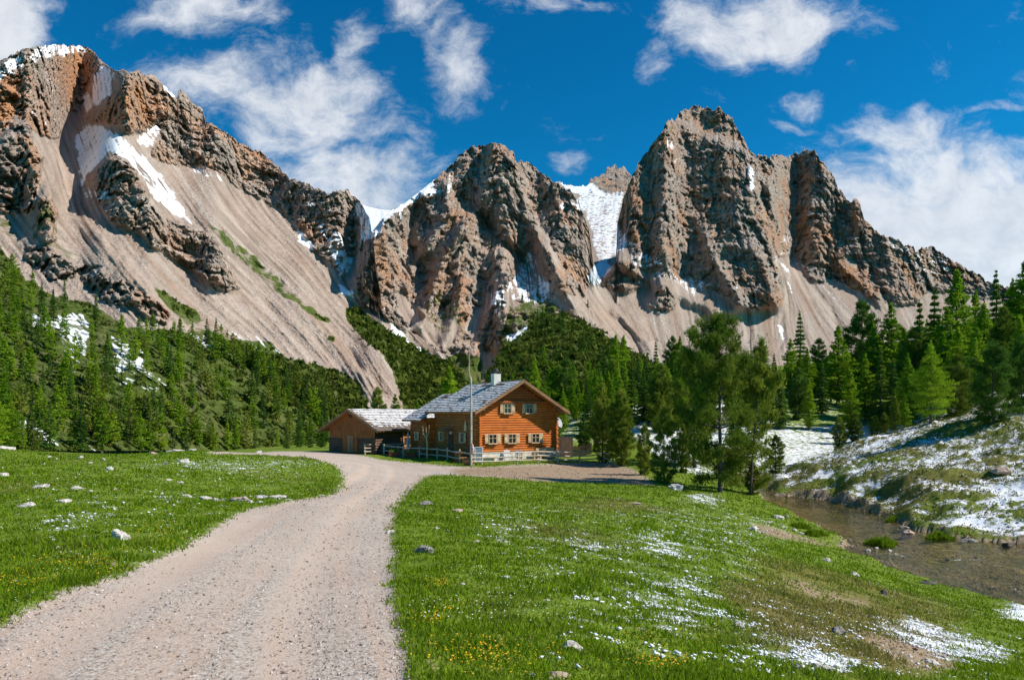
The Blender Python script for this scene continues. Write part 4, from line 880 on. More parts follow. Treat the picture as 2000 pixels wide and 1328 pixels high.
# --- left slope
def on_sheet(key, u, v):
    Ug, Vg, P = SHEETS[key]; j = int(round((u-Ug[0, 0])/(Ug[0, 1]-Ug[0, 0]))); j = max(0, min(j, Ug.shape[1]-1))
    i = int(np.argmin(np.abs(Vg[:, j]-v))); return P[i, j]
FOR = [(-60,500),(5,505),(60,575),(130,600),(200,615),(260,655),(330,650),(420,665),(450,690),(520,735),(600,790),(640,820),(640,895),(-60,905)]
fa = np.array([(0, 0)]); pts = []; tries = 0
gl = {'L': 'fresh green larch in the forest on the left slope below the scree', 'S': 'dark spruce in the forest on the left slope below the scree', 'P': 'olive stone pine in the forest on the left slope below the scree'}
gg = {'L': 'larches of the left slope', 'S': 'spruces of the left slope', 'P': 'stone pines of the left slope'}
GAPS = [([(110,610),(180,600),(210,640),(200,720),(150,760),(110,700)], .18), ([(215,650),(300,680),(320,780),(250,780)], .45), ([(300,740),(450,770),(520,860),(300,860)], .35), ([(380,690),(480,720),(520,790),(400,780)], .5)]
while len(pts) < 235 and tries < 40000:
    tries += 1; u = TR.uniform(-60, 645); v = TR.uniform(500, 900)
    if not inpoly(FOR, np.array([u]), np.array([v]))[0]: continue
    pr = 1.0
    for g, p in GAPS:
        if inpoly(g, np.array([u]), np.array([v]))[0]: pr = p
    if TR.random() > pr: continue
    md = 15 if v > 780 else 12.5
    if any((u-a)**2+((v-b)*.8)**2 < md*md for a, b in pts): continue
    pts.append((u, v))
for i in range(22): pts.append((425+i*10.2+TR.uniform(-3, 3), 690+i*5.6+TR.uniform(-4, 8)))
for u, v in pts:
    P = on_sheet('mountain1', u, v)
    hpx = np.interp(v, [520, 620, 760, 890], [50, 54, 64, 80])*TR.uniform(.62, 1.3)*np.interp(u, [0, 300, 650], [1.1, 1.0, .78])
    k = TR.choice('LLLSSSP' if u > 330 else 'LLLLLSSP'); h = hpx*P[1]/F
    put_tree(KN[k], TR.choice(FAR[k]), (P[0], P[1], P[2]-.4), h, TR.uniform(.8, 1.15), TR.uniform(0, 6.28), gl[k], CT[k], gg[k])
for (px, top, d, k, w, lb) in [(8,742,95,'L',1.2,'bright yellow-green larch at the left edge of the picture'),(-22,720,90,'L',1.2,'larch mostly outside the left edge of the picture'),
  (628,800,100,'S',1.0,'dark spruce just left of the barn roof'),(606,815,98,'S',1.0,'second dark spruce left of the barn'),(585,790,110,'S',.9,'tall dark spruce behind the bend of the road'),(560,822,104,'S',1.0,'dark spruce, fourth left of the barn'),
  (655,835,98,'S',.8,'small dark spruce by the left wall of the barn')]: tree_at(px, top, d, k, w, lb)
# --- few trees on the hill and the spurs behind the chalet
hl = [(1060,640,44,'S'),(1078,655,40,'S'),(1095,650,42,'S'),(1140,690,48,'S'),(1062,720,52,'L'),(1010,700,36,'S'),(985,745,40,'S'),(1000,780,55,'L'),(1025,760,52,'S'),(1045,780,60,'L'),(1155,680,36,'S'),(1100,640,32,'S'),(1085,690,34,'S'),(1120,740,40,'S'),(1172,715,45,'S'),(1050,610,24,'S'),(1068,612,26,'S'),(960,790,50,'L'),(980,800,44,'S'),(1015,805,60,'S'),(1220,740,50,'L'),(1190,760,55,'S'),(1150,760,52,'S'),(1240,760,46,'S')]
for u, v, hpx, k in hl:
    P = on_sheet('hill6', u, v); put_tree(KN[k], TR.choice(FAR[k]), (P[0], P[1], P[2]-.4), hpx*P[1]/F, 1.0, TR.uniform(0, 6), {'S': 'small dark spruce on the scrubby hill behind the chalet', 'L': 'small green larch on the scrubby hill behind the chalet'}[k], CT[k], {'S': 'spruces of the hill behind the chalet', 'L': 'larches of the hill behind the chalet'}[k])
for u, v, hpx, k in [(848,590,24,'S'),(856,588,30,'S'),(864,590,28,'S'),(880,610,20,'S'),(905,622,18,'S'),(836,606,18,'S'),(1018,560,12,'S'),(980,600,14,'S'),(1050,580,20,'S'),(1020,590,22,'S'),(1148,600,18,'S')]:
    P = on_sheet('mountain2', u, v); put_tree(KN[k], TR.choice(FAR[k]), (P[0], P[1], P[2]-1), hpx*P[1]/F, 1.2, TR.uniform(0, 6), 'tiny dark spruce clinging to the rocky spurs of the middle mountain', CT[k], 'spruces on the rocky spurs')
# dwarf pine scrub on the slopes
rng = np.random.RandomState(77); Q = []; SZ = []
def scrub(key, chartm, n, thr, size):
    Ug, Vg, P = SHEETS[key]; c = 0
    while c < n:
        i = rng.randint(0, Ug.shape[0], 4000); j = rng.randint(0, Ug.shape[1], 4000)
        g = samp(chartm, Ug[i, j], Vg[i, j])+.45*perlin(Ug[i, j]/14, Vg[i, j]/9); ok = (g > thr) & (Ug[i, j] > -60) & (Vg[i, j] < 880); ok &= samp(M_snow, Ug[i, j], Vg[i, j]) < .4
        Q.append(P[i, j][ok]); SZ.append(P[i, j][ok][:, 1]*size/F*np.exp(rng.normal(size=ok.sum())*.42-.05)); c += ok.sum()
scrub('mountain1', M_green, 8500, 1.1, 5.0); scrub('hill6', gf, 4500, .8, 5.0)
Q = np.concatenate(Q); SZ = np.concatenate(SZ); nq = 9
PP = np.repeat(Q, nq, 0); SS = np.repeat(SZ, nq)
PP = PP+rng.normal(size=PP.shape)*(SS*.5)[:, None]*[1, 1, .45]; PP[:, 2] += SS*.35
V, Fc = leaves(PP, np.tile([0, 0, 1.], (len(PP), 1)), SS*1.0, rng, .8, 1.0)
me = npmesh('dwarf_pine_scrub', V, Fc, False, {'leafvar': np.repeat(rng.rand(len(PP)), 3), 'branchvar': np.repeat(np.repeat(rng.rand(len(Q)), nq), 3)})
tag(link('dwarf_pine_scrub', me, [M_SCRUB]), 'dark green dwarf pine scrub covering the lower mountain slopes', 'scrub', kind='stuff')
# ------------------------------------------------------------------ buildings
class MB:
    def __init__(s): s.V = []; s.F = []; s.n = 0; s.A = []
    def add(s, v, f, a=0.0):
        v = np.asarray(v, float); s.V.append(v); s.A.append(np.broadcast_to(np.asarray(a, float), (len(v),)))
        for q in f:
            q = [int(i)+s.n for i in q]; s.F.append(q if len(q) == 4 else q+[q[-1]] if False else q)
        s.n += len(v); return s
    def box(s, x0, x1, y0, y1, z0, z1, a=0.0):
        v = [(x0,y0,z0),(x1,y0,z0),(x1,y1,z0),(x0,y1,z0),(x0,y0,z1),(x1,y0,z1),(x1,y1,z1),(x0,y1,z1)]
        return s.add(v, [(0,3,2,1),(4,5,6,7),(0,1,5,4),(1,2,6,5),(2,3,7,6),(3,0,4,7)], a)
    def beam(s, p, q, w, h, up=(0, 0, 1), a=0.0):
        p = np.array(p, float); q = np.array(q, float); d = q-p; d /= np.linalg.norm(d); r = np.cross(d, up); r /= np.linalg.norm(r); u = np.cross(r, d)
        v = [e+r*w*i/2+u*h*j/2 for e in (p, q) for i, j in ((-1,-1),(1,-1),(1,1),(-1,1))]
        return s.add(v, [(3,2,1,0),(4,5,6,7),(0,1,5,4),(1,2,6,5),(2,3,7,6),(3,0,4,7)], a)
    def tube(s, pts, rad, n=8, cap=True):
        v, f = tube(pts, rad, n); s.add(v, f); k = len(v)
        if cap: s.add(v[:n], [tuple(range(n))[::-1]]); s.add(v[k-n:], [tuple(range(n))])
        return s
    def lathe(s, prof, c=(0, 0, 0), n=16):
        v = []; f = []
        for r, z in prof:
            for k in range(n): t = 2*math.pi*k/n; v.append((c[0]+r*math.cos(t), c[1]+r*math.sin(t), c[2]+z))
        for i in range(len(prof)-1):
            for k in range(n): f.append((i*n+k, i*n+(k+1) % n, (i+1)*n+(k+1) % n, (i+1)*n+k))
        f.append(tuple(range(n))[::-1]); f.append(tuple(range((len(prof)-1)*n, len(prof)*n))); return s.add(v, f)
    def xf(s, M):
        s.V = [np.c_[v, np.ones(len(v))] @ np.array(M).T[:, :3] for v in s.V]; return s
    def build(s, name, mat, parent=None, smooth=False, loc=None, attr=None):
        me = bpy.data.meshes.new(name); me.from_pydata(np.concatenate(s.V).tolist(), [], s.F); me.update()
        if smooth: me.polygons.foreach_set('use_smooth', np.full(len(me.polygons), True))
        if attr: t = me.attributes.new(attr, 'FLOAT', 'POINT'); t.data.foreach_set('value', np.concatenate(s.A).astype(np.float32))
        return link(name, me, [mat], parent, loc)
def empty(name, loc, rz=0, label=None, cat=None, group=None):
    o = bpy.data.objects.new(name, None); COL.objects.link(o); o.empty_display_size = .4; o.location = loc; o.rotation_euler = (0, 0, rz); return tag(o, label, cat, group)
def wood(name, c1, c2, st=(.35, 5, 5), sc=2.0, rough=.7, bd=.03):
    m, t, out = newmat(name); P = t.mapv(t.obj(), st)
    n = t.noise(P, sc, 5, .6); n2 = t.noise(t.mapv(t.obj(), (1, 1, 1)), 1.3, 4, .6); n3 = t.noise(P, sc*6, 3, .7)
    c = t.mix(t.ramp(n, .35, .65), c1+(1,), c2+(1,)); c = t.mix(t.ramp(n2, .45, .7, 0, .45), c, tuple(x*.45 for x in c1)+(1,)); c = t.mix(t.ramp(n3, .55, .7, 0, .4), c, tuple(x*.5 for x in c1)+(1,))
    n4 = t.noise(t.mapv(t.obj(), (.12, .12, 4.9)), 1.0, 2, .5); c = t.mix(t.ramp(n4, .40, .62, 0, .5), c, tuple(x*.62+.03 for x in c1)+(1,))
    principled(t, out, c, rough, t.bump(t.math('ADD', n, t.math('MULTIPLY', n3, .4)), .6, bd), .25); return m
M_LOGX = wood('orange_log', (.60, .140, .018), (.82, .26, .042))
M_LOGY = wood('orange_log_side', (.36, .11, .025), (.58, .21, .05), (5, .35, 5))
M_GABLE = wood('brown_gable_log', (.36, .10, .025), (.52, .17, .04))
M_PLANKV = wood('brown_barn_board', (.27, .085, .022), (.44, .155, .042), (6, 6, .4))
M_OLDLOG = wood('weathered_barn_log', (.10, .055, .035), (.22, .13, .085))
M_PALE = wood('pale_wood', (.62, .43, .24), (.80, .60, .38), (5, 5, .6))
M_TRIM = wood('roof_edge_board', (.26, .13, .06), (.42, .23, .12), (1, 1, 1))
M_SOFFIT = wood('roof_underside_board', (.34, .14, .045), (.50, .23, .08), (5, .4, 5))
M_RAIL = wood('weathered_rail', (.46, .36, .27), (.74, .62, .50), (2, 2, 2), 2)
M_DARKW = wood('dark_wood', (.06, .035, .022), (.13, .075, .045), (4, 4, .5))
M_PLASTER = simple_mat('whitewash', (.60, .56, .50), (.78, .75, .70), 3)
M_DOORP = wood('pale_barn_door', (.30, .19, .10), (.46, .30, .165), (8, 8, .4))
m, t, out = newmat('window_glass'); M_GLASS = m; principled(t, out, (.02, .025, .03, 1), .08, None, .6)
M_WHITE = simple_mat('white_metal', (.68, .69, .70), (.80, .80, .80), 4, .4)
M_DARKM = simple_mat('dark_metal', (.03, .03, .03), (.06, .055, .05), 5, .5)
M_GREYM = simple_mat('grey_metal', (.35, .37, .39), (.46, .47, .48), 5, .4)
M_BOARDB = simple_mat('board_blue', (.10, .19, .25), (.30, .40, .44), 6, .4)
M_CLOTH = simple_mat('umbrella_cloth', (.42, .45, .48), (.60, .62, .64), 6)
M_RED = simple_mat('terracotta', (.20, .05, .03), (.32, .09, .05), 5)
M_FLAG = simple_mat('faded_flag', (.55, .12, .10), (.75, .55, .5), 8, lo=.45, hi=.5)
def shingle_mat():
    m, t, out = newmat('snowy_shingles'); P = t.obj(); a = t.attr('snow')
    n = t.noise(P, 1.6, 6, .7); n2 = t.noise(P, 9, 4, .7)
    w = t.mix(t.ramp(n2, .35, .65), (.085, .062, .050, 1), (.20, .155, .125, 1))
    sn = t.math('ADD', a, t.math('MULTIPLY', t.math('SUBTRACT', n2, .5), 1.1))
    sn = t.math('ADD', sn, t.math('MULTIPLY', t.math('SUBTRACT', n, .5), .7))
    f = t.ramp(sn, .44, .56)
    principled(t, out, t.mix(f, w, (.80, .81, .83, 1)), .85, t.bump(t.math('ADD', n2, f), .5, .02), .2); return m
M_SHING = shingle_mat()
def shingles(x0, z0, x1, z1, y0, y1, rng, snowf, pitch=.33):
    """roof slope between eave line (x0,z0) and ridge line (x1,z1), running along y0..y1"""
    mb = MB(); L = math.hypot(x1-x0, z1-z0); dx, dz = (x1-x0)/L, (z1-z0)/L; nx, nz = -dz, dx
    if nz < 0: nx, nz = -nx, -nz
    n = int(L/pitch); V = []; Fq = []; A = []
    for k in range(n+1):
        c0 = k*pitch-.03; c1 = min(c0+pitch*1.25, L+.02); y = y0+rng.uniform(-.15, 0)
        while y < y1:
            w = rng.uniform(.16, .38); ya, yb = max(y, y0)+.006, min(y+w, y1); y += w
            if yb-ya < .04: continue
            j = rng.uniform(-.035, .02); th = rng.uniform(.03, .06); tl = .02
            def pt(c, h, yy): return (x0+dx*c+nx*h, yy, z0+dz*c+nz*h)
            b = len(V); s = snowf((c0)/L, (ya-y0)/(y1-y0), rng)
            V += [pt(c0+j, tl, ya), pt(c0+j, tl, yb), pt(c0+j, tl+th, ya), pt(c0+j, tl+th, yb), pt(c0+j+.085, tl+th, ya), pt(c0+j+.085, tl+th, yb), pt(c0+j+.12, tl+th, ya), pt(c0+j+.12, tl+th, yb), pt(c1, tl+.004, ya), pt(c1, tl+.004, yb)]
            A += [-.8, -.8, -.6, -.6, s-.75, s-.75, s, s, s, s]
            Fq += [(b, b+1, b+3, b+2), (b+2, b+3, b+5, b+4), (b+4, b+5, b+7, b+6), (b+6, b+7, b+9, b+8), (b, b+2, b+8, b+8), (b+1, b+9, b+3, b+3)]
    mb.V = [np.array(V)]; mb.F = [[i for k2, i in enumerate(f) if i not in f[:k2]] for f in Fq]; mb.A = [np.array(A)]; mb.n = len(V); return mb
def logs(s0, s1, z0, z1, pitch=.205, r=.115, lim=None, rng=random):
    """courses of round logs in the plane (s,z), bulging along -n; returns verts (s,n,z)"""
    V = []; Fq = []; n = max(1, round((z1-z0)/pitch)); p = (z1-z0)/n
    for k in range(n):
        zc = z0+(k+.5)*p; a, b = (s0, s1) if lim is None else lim(zc+.0)
        if b-a < .15: continue
        segs = max(2, int((b-a)/1.2)); xs = np.linspace(a, b, segs+1); jit = [rng.uniform(-.012, .012) for _ in xs]; base = len(V)
        for x, jj in zip(xs, jit):
            for q in range(7):
                th = -math.pi/2+math.pi*q/6; V.append((x, -(r*.85)*math.cos(th)+jj*.6, zc+p*.5*math.sin(th)*.985+jj*.3))
        for i in range(segs):
            for q in range(6): c = base+i*7+q; Fq.append((c, c+7, c+8, c+1))
    return np.array(V), Fq
def logmesh(name, mat, parent, s0, s1, z0, z1, ax='x', off=0, lim=None, flip=1, **kw):
    v, f = logs(s0, s1, z0, z1, lim=lim, **kw)
    v = np.stack([v[:, 0], off+flip*v[:, 1], v[:, 2]], 1) if ax == 'x' else np.stack([off+flip*v[:, 1], v[:, 0], v[:, 2]], 1)
    mb = MB(); mb.add(v, f); return mb
def window(parent, c, axis, w, h, shutters=(1, 1), frame=M_PALE, sh=M_PALE, depth=.12, sw=.31):
    """axis 'x': on a wall facing -y; axis 'y': on a wall facing -x"""
    def bx(mb, s0, s1, n0, n1, z0, z1):
        if axis == 'x': mb.box(c[0]+s0, c[0]+s1, c[1]-n1, c[1]-n0, c[2]+z0, c[2]+z1)
        else: mb.box(c[0]-n1, c[0]-n0, c[1]+s0, c[1]+s1, c[2]+z0, c[2]+z1)
    f = MB(); t_ = .055
    bx(f, -w/2, w/2, 0, depth+.06, h/2-t_, h/2); bx(f, -w/2, -w/2+t_, 0, depth+.06, -h/2, h/2-t_); bx(f, w/2-t_, w/2, 0, depth+.06, -h/2, h/2-t_)
    bx(f, -.022, .022, 0, depth+.045, -h/2, h/2-t_); bx(f, -w/2+t_, -.022, 0, depth+.04, .02, .055); bx(f, .022, w/2-t_, 0, depth+.04, .02, .055)
    o = f.build('window', frame, parent)
    g = MB(); bx(g, -w/2+t_, w/2-t_, 0, depth+.01, -h/2, h/2-t_); g.build('pane', M_GLASS, o)
    g = MB(); bx(g, -w/2-.06, w/2+.06, 0, depth+.13, -h/2-.09, -h/2); g.build('sill', frame, o)
    for i, sd in enumerate((-1, 1)):
        if not shutters[i]: continue
        g = MB(); a = sd*(w/2+.05); b = sd*(w/2+.05+sw)
        bx(g, min(a, b), max(a, b), depth-.01, depth+.035, -h/2+.0, h/2+.02)
        for zz in (-h*.3, h*.3): bx(g, min(a, b)+.03, max(a, b)-.03, depth+.035, depth+.055, zz-.035, zz+.035)
        g.build('shutter', sh, o)
R5 = random.Random(11)
# --- chalet
TH = math.radians(28); HW = 7.6; HL = 10.0; ZB = -2.45
CH = empty('chalet', (-2.83, 58, 0), TH, 'two-storey orange log chalet with a snow-dusted shingle roof and pale shutters', 'house')
def hloc(x, y, z=0): c, s = math.cos(TH), math.sin(TH); return (-2.83+c*x-s*y, 58+s*x+c*y, z)
ZE, ZR, OV, FO = 1.75, 4.51, .85, 1.1; SL = (ZR-ZE)/(HW/2+OV)
zline = lambda x: ZR-.16-SL*abs(x-HW/2)
ZP = -1.68; ZG = 2.62
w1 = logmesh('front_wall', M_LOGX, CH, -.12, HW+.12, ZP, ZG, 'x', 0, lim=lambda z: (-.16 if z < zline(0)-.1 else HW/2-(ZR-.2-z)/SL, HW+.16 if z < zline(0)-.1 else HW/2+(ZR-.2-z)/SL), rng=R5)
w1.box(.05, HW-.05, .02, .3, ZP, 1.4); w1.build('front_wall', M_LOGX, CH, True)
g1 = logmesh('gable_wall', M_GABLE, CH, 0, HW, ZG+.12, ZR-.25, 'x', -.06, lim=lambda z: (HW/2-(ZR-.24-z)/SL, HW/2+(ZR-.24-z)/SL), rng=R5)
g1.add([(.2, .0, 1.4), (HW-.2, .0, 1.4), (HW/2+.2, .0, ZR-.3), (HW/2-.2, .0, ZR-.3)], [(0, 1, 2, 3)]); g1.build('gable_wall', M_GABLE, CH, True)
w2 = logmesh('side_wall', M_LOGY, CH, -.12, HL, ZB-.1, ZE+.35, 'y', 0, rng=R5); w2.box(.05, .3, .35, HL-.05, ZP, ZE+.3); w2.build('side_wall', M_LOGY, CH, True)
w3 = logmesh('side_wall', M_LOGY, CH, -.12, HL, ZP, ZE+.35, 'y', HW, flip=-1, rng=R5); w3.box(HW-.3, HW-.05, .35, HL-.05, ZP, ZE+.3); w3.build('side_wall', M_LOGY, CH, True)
w4 = MB(); w4.box(.05, HW-.05, HL-.3, HL-.02, ZP, ZE+.3); w4.add([(0, HL, ZE), (HW, HL, ZE), (HW/2, HL, ZR-.2)], [(0, 2, 1)]); w4.build('back_wall', M_LOGX, CH)
pl = MB(); pl.box(.02, HW+.04, -.06, HL, ZB-.5, ZP-.003); pl.build('plinth', M_PLASTER, CH)
le = MB()   # crossing log ends at the corners
n = int((ZE+.2-ZP)/.205)
for k in range(n):
    z = ZP+.205*(k+.5)
    for x in (0, HW): le.tube([(x, -.34-.04*(k % 2), z), (x, .0, z)], [.10, .10], 8)
    if k % 2: le.tube([(-.36, .0, z), (0, .0, z)], [.095, .095], 8); le.tube([(HW, 0, z), (HW+.34, 0, z)], [.095, .095], 8)
le.build('log_ends', M_LOGX, CH, True)
be = MB(); be.box(-.15+.55, HW+.15-.55, -.30, -.02, ZG-.02, ZG+.10)
for i in range(46): x = .5+i*(HW-1)/45; be.add([(x-.07, -.31, ZG-.02), (x+.07, -.31, ZG-.02), (x, -.31, ZG-.17), (x-.07, -.28, ZG-.02), (x+.07, -.28, ZG-.02), (x, -.28, ZG-.17)], [(0, 2, 1), (3, 4, 5), (0, 3, 5, 2), (1, 2, 5, 4)])
be.build('gable_beam', M_GABLE, CH)
def roof(parent, xe, ze, xr, zr, y0, y1, snowf, th=.14):
    sl_ = (zr-ze)/(xr-xe)
    for sgn_, name in ((1, 'roof_slope'), (-1, 'roof_slope')):
        X = lambda x: x if sgn_ == 1 else 2*xr-x
        mb = MB(); nx, nz = -sl_/math.hypot(1, sl_)*th, 1/math.hypot(1, sl_)*th
        a, b = (xe, ze), (xr, zr); q = [(X(a[0]), a[1]), (X(b[0]), b[1]), (X(b[0]), b[1]-th), (X(a[0]-nx*.8), a[1]-nz)]
        v = [(x, y, z) for y in (y0, y1) for x, z in q]
        f = [(0, 1, 2, 3), (7, 6, 5, 4), (0, 4, 5, 1), (1, 5, 6, 2), (2, 6, 7, 3), (3, 7, 4, 0)]
        if sgn_ == -1: f = [t_[::-1] for t_ in f]
        o = mb.add(v, f).build(name, M_SOFFIT, parent)
        sh = shingles(X(xe), ze, X(xr), zr, y0, y1, R5, snowf); sh.build('shingles', M_SHING, o, attr='snow')
        for yy in (y0-.035, y1+.035): vb = MB(); vb.beam((X(xe), yy, ze-.10), (X(xr), yy, zr-.10), .05, .24); vb.build('verge_board', M_TRIM, o)
def snow_main(c, y, r): return (1.05 if r.random() > .07 else .35)-.35*(c > .93)-(.9 if (c > .80 and .25 < y < .62 and r.random() < .75) else 0)
roof(CH, -OV, ZE, HW/2, ZR, -FO, HL+.5, snow_main)
rf = MB()
for i in range(18): y = -FO+.25+i*.62; rf.beam((-OV+.05, y, ZE-.10), (.25, y, ZE+SL*(1.1)-.2), .09, .14); rf.beam((HW+OV-.05, y, ZE-.10), (HW-.25, y, ZE+SL*1.1-.2), .09, .14)
for x in (0.05, HW/2, HW-.05): z = ZR-.3-SL*abs(x-HW/2); rf.beam((x, -FO+.08, z), (x, .0, z), .18, .18)
rf.build('rafters', M_TRIM, CH)
for x in (1.24, 3.12, 5.47): window(CH, (x, -.06, -.52), 'x', .78, .78)
for x in (2.67, 4.83): window(CH, (x, -.06, 2.08), 'x', .72, .80)
window(CH, (-.06, 3.0, -.50), 'y', .72, .80); window(CH, (-.06, 7.9, -.50), 'y', .72, .75, (0, 1))
dr = MB(); dr.box(-.16, 0, 5.3, 6.3, ZB+.1, -.35); d_ = dr.build('door', M_DARKW, CH); hd = MB(); hd.box(-.20, -.16, 5.4, 5.45, -1.5, -1.35); hd.build('handle', M_GREYM, d_)
cn = MB(); cn.beam((-.95, 5.8, .08), (.0, 5.8, .42), 1.3, .06); cn.beam((-.8, 5.3, .1), (0, 5.3, -.25), .06, .06); cn.beam((-.8, 6.3, .1), (0, 6.3, -.25), .06, .06); cn.build('door_canopy', M_TRIM, CH)
lp = MB(); lp.lathe([(.02, .12), (.10, .08), (.14, 0), (.10, -.10), (.02, -.13)], (-.45, 5.0, -.12), 10); lp.build('lamp', M_WHITE, CH, True)
cv_ = MB()   # carved panel like a small fir shape on the side wall
cv_.add([(-.16, 2.1, .1), (-.16, 2.8, .1), (-.16, 2.6, .45), (-.16, 2.72, .45), (-.16, 2.45, 1.15), (-.16, 2.18, .45), (-.16, 2.3, .45)], [(0, 6, 5, 4, 3, 2, 1)]); cv_.add([(-.12, 2.1, .1), (-.12, 2.8, .1), (-.12, 2.6, .45), (-.12, 2.72, .45), (-.12, 2.45, 1.15), (-.12, 2.18, .45), (-.12, 2.3, .45)], [(0, 1, 2, 3, 4, 5, 6)]); cv_.build('carved_panel', M_PALE, CH)
ch = MB(); ch.box(3.2, 3.9, 3.5, 4.15, 3.9, 5.30); c_ = ch.build('chimney', M_PLASTER, CH)
cc = MB(); cc.box(3.1, 4.0, 3.4, 4.25, 5.42, 5.50)
for x, y in ((3.2, 3.5), (3.8, 3.5), (3.2, 4.05), (3.8, 4.05)): cc.box(x, x+.1, y, y+.1, 5.30, 5.42)
cc.lathe([(.30, 0), (.26, .16), (.12, .30), (.02, .33)], (3.55, 3.82, 5.50), 10); cc.build('chimney_cap', M_DARKM, c_)
sk = MB(); x_ = .75; z_ = ZE+SL*(x_+OV); v = [(x_, 5.9, z_+.09), (x_+.75, 5.9, z_+.09+.75*SL), (x_+.75, 6.5, z_+.09+.75*SL), (x_, 6.5, z_+.09)]; v2 = [(a, b, c-.15) for a, b, c in v]
sk.add(v+v2, [(0, 3, 2, 1), (4, 5, 6, 7), (0, 1, 5, 4), (1, 2, 6, 5), (2, 3, 7, 6), (3, 0, 4, 7)]); sk.build('skylight', M_DARKM, CH)
# lower rear wing with its own roof
ax0, ay0, ay1 = -.85, HL+.02, 15.0; AZE, AXR = .95, 2.8; AZR = AZE+SL*(AXR+1.7)
aw = logmesh('wing_wall', M_LOGY, CH, HL+.02, ay1-.4, ZB, AZE+.25, 'y', ax0, rng=R5); aw.box(ax0+.05, 6, HL+.1, ay1-.5, ZB, AZE+.2); aw.build('wing_wall', M_LOGY, CH, True)
aw = logmesh('wing_wall', M_LOGX, CH, ax0-.1, .0, ZB, AZE+.25, 'x', HL+.02, rng=R5); aw.build('wing_wall', M_LOGX, CH, True)
window(CH, (ax0-.06, 12.4, -.60), 'y', .6, .75, (1, 1), sw=.3)
def wing_roof():
    mb = MB(); th = .13; v = [(x, y, z-h) for y in (8.7, ay1) for x, z, h in ((-1.7, AZE, 0), (AXR, AZR, 0), (AXR, AZR, th), (-1.7, AZE, th))]
    # the front metre only covers the strip outside the main roof
    v = []
    for (xa, xb, ya, yb) in ((-1.7, -OV-.1, 9.7, HL+.5), (-1.7, AXR, HL+.56, ay1)):
        f0 = AZE+SL*(xb+1.7); q = [(xa, AZE), (xb, f0), (xb, f0-th), (xa, AZE-th)]; v = [(x, y, z) for y in (ya, yb) for x, z in q]
        mb.add(v, [(0, 1, 2, 3), (7, 6, 5, 4), (0, 4, 5, 1), (1, 5, 6, 2), (2, 6, 7, 3), (3, 7, 4, 0)])
    q = [(AXR, AZR), (AXR+4.4, AZR-SL*4.4), (AXR+4.4, AZR-SL*4.4-th), (AXR, AZR-th)]; v = [(x, y, z) for y in (HL+.56, ay1) for x, z in q]
    mb.add(v, [(0, 1, 2, 3), (7, 6, 5, 4), (0, 4, 5, 1), (1, 5, 6, 2), (2, 6, 7, 3), (3, 7, 4, 0)])
    o = mb.build('wing_roof', M_SOFFIT, CH)
    a = shingles(-1.7, AZE, AXR, AZR, HL+.56, ay1, R5, snow_main); a.build('shingles', M_SHING, o, attr='snow')
    a = shingles(-1.7, AZE, -OV-.1, AZE+SL*(1.7-OV-.1), 9.7, HL+.5, R5, snow_main); a.build('shingles', M_SHING, o, attr='snow')
    a = shingles(AXR+4.4, AZR-SL*4.4, AXR, AZR, HL+.56, ay1, R5, snow_main); a.build('shingles', M_SHING, o, attr='snow')
wing_roof()
# --- barn
BT = -math.radians(22); BW = 5.5; BL = 15.5; BZ0 = -2.45
BN = empty('barn', (-18.9, 71, 0), BT, 'low brown wooden barn with a patchily snowy shingle roof left of the chalet', 'barn')
BZE, BZR, BOV = -.12, 2.07, .9; BSL = (BZR-BZE)/(BW/2+BOV)
bz = lambda x: BZR-.14-BSL*abs(x-BW/2)
zs = -.78
b1 = logmesh('log_wall', M_OLDLOG, BN, -.1, 1.6, BZ0, zs, 'x', 0, rng=R5, pitch=.24); v, f = logs(3.5, BW+.1, BZ0, zs, pitch=.24, rng=R5); b1.add(np.stack([v[:, 0], v[:, 1], v[:, 2]], 1), f); b1.box(.02, BW-.02, .02, .25, BZ0, zs); b1.build('log_wall', M_OLDLOG, BN, True)
b2 = MB()
for i in range(28):
    x = i*BW/28; x2 = x+BW/28-.012; j = R5.uniform(0, .025); b2.add([(x, -.08-j, zs-.05), (x2, -.08-j, zs-.05), (x2, -.08-j, bz(x2)), (x, -.08-j, bz(x)), (x, .02, zs-.05), (x2, .02, zs-.05), (x2, .02, bz(x2)), (x, .02, bz(x))], [(0, 1, 2, 3), (7, 6, 5, 4), (0, 4, 5, 1), (1, 5, 6, 2), (2, 6, 7, 3), (3, 7, 4, 0)])
b2.build('board_gable', M_PLANKV, BN)
b3 = MB(); b3.box(BW/2-.32, BW/2-.02, -.13, -.09, 1.22, 1.55); b3.build('vent_hole', M_DARKM, BN)
b4 = MB()
for i in range(10):
    x = 1.65+i*.18
    b4.box(x, x+.17, -.12-R5.uniform(0, .02), 0, BZ0+.1, zs+.02)
o = b4.build('barn_door', M_PLANKV, BN); b5 = MB()
for x in (2.3, 2.5, 2.75): b5.box(x, x+.16, -.20, -.145, BZ0+.1, zs+.12)
b5.build('door_leaf', M_DOORP, o)
bw = MB(); bw.box(0.02, .2, .3, BL, BZ0, BZE+.6); bw.box(BW-.2, BW-.02, 5.6, BL, BZ0, BZE+.4); bw.box(.02, BW, BL-.2, BL, BZ0, BZE+.4); bw.build('side_wall', M_DARKW, BN)
bl = logmesh('side_log_wall', M_OLDLOG, BN, -.1, 5.5, BZ0, BZE+.4, 'y', BW, flip=-1, rng=R5, pitch=.24); bl.box(BW-.3, BW-.1, .35, 5.5, BZ0, BZE+.4); bl.build('side_log_wall', M_OLDLOG, BN, True)
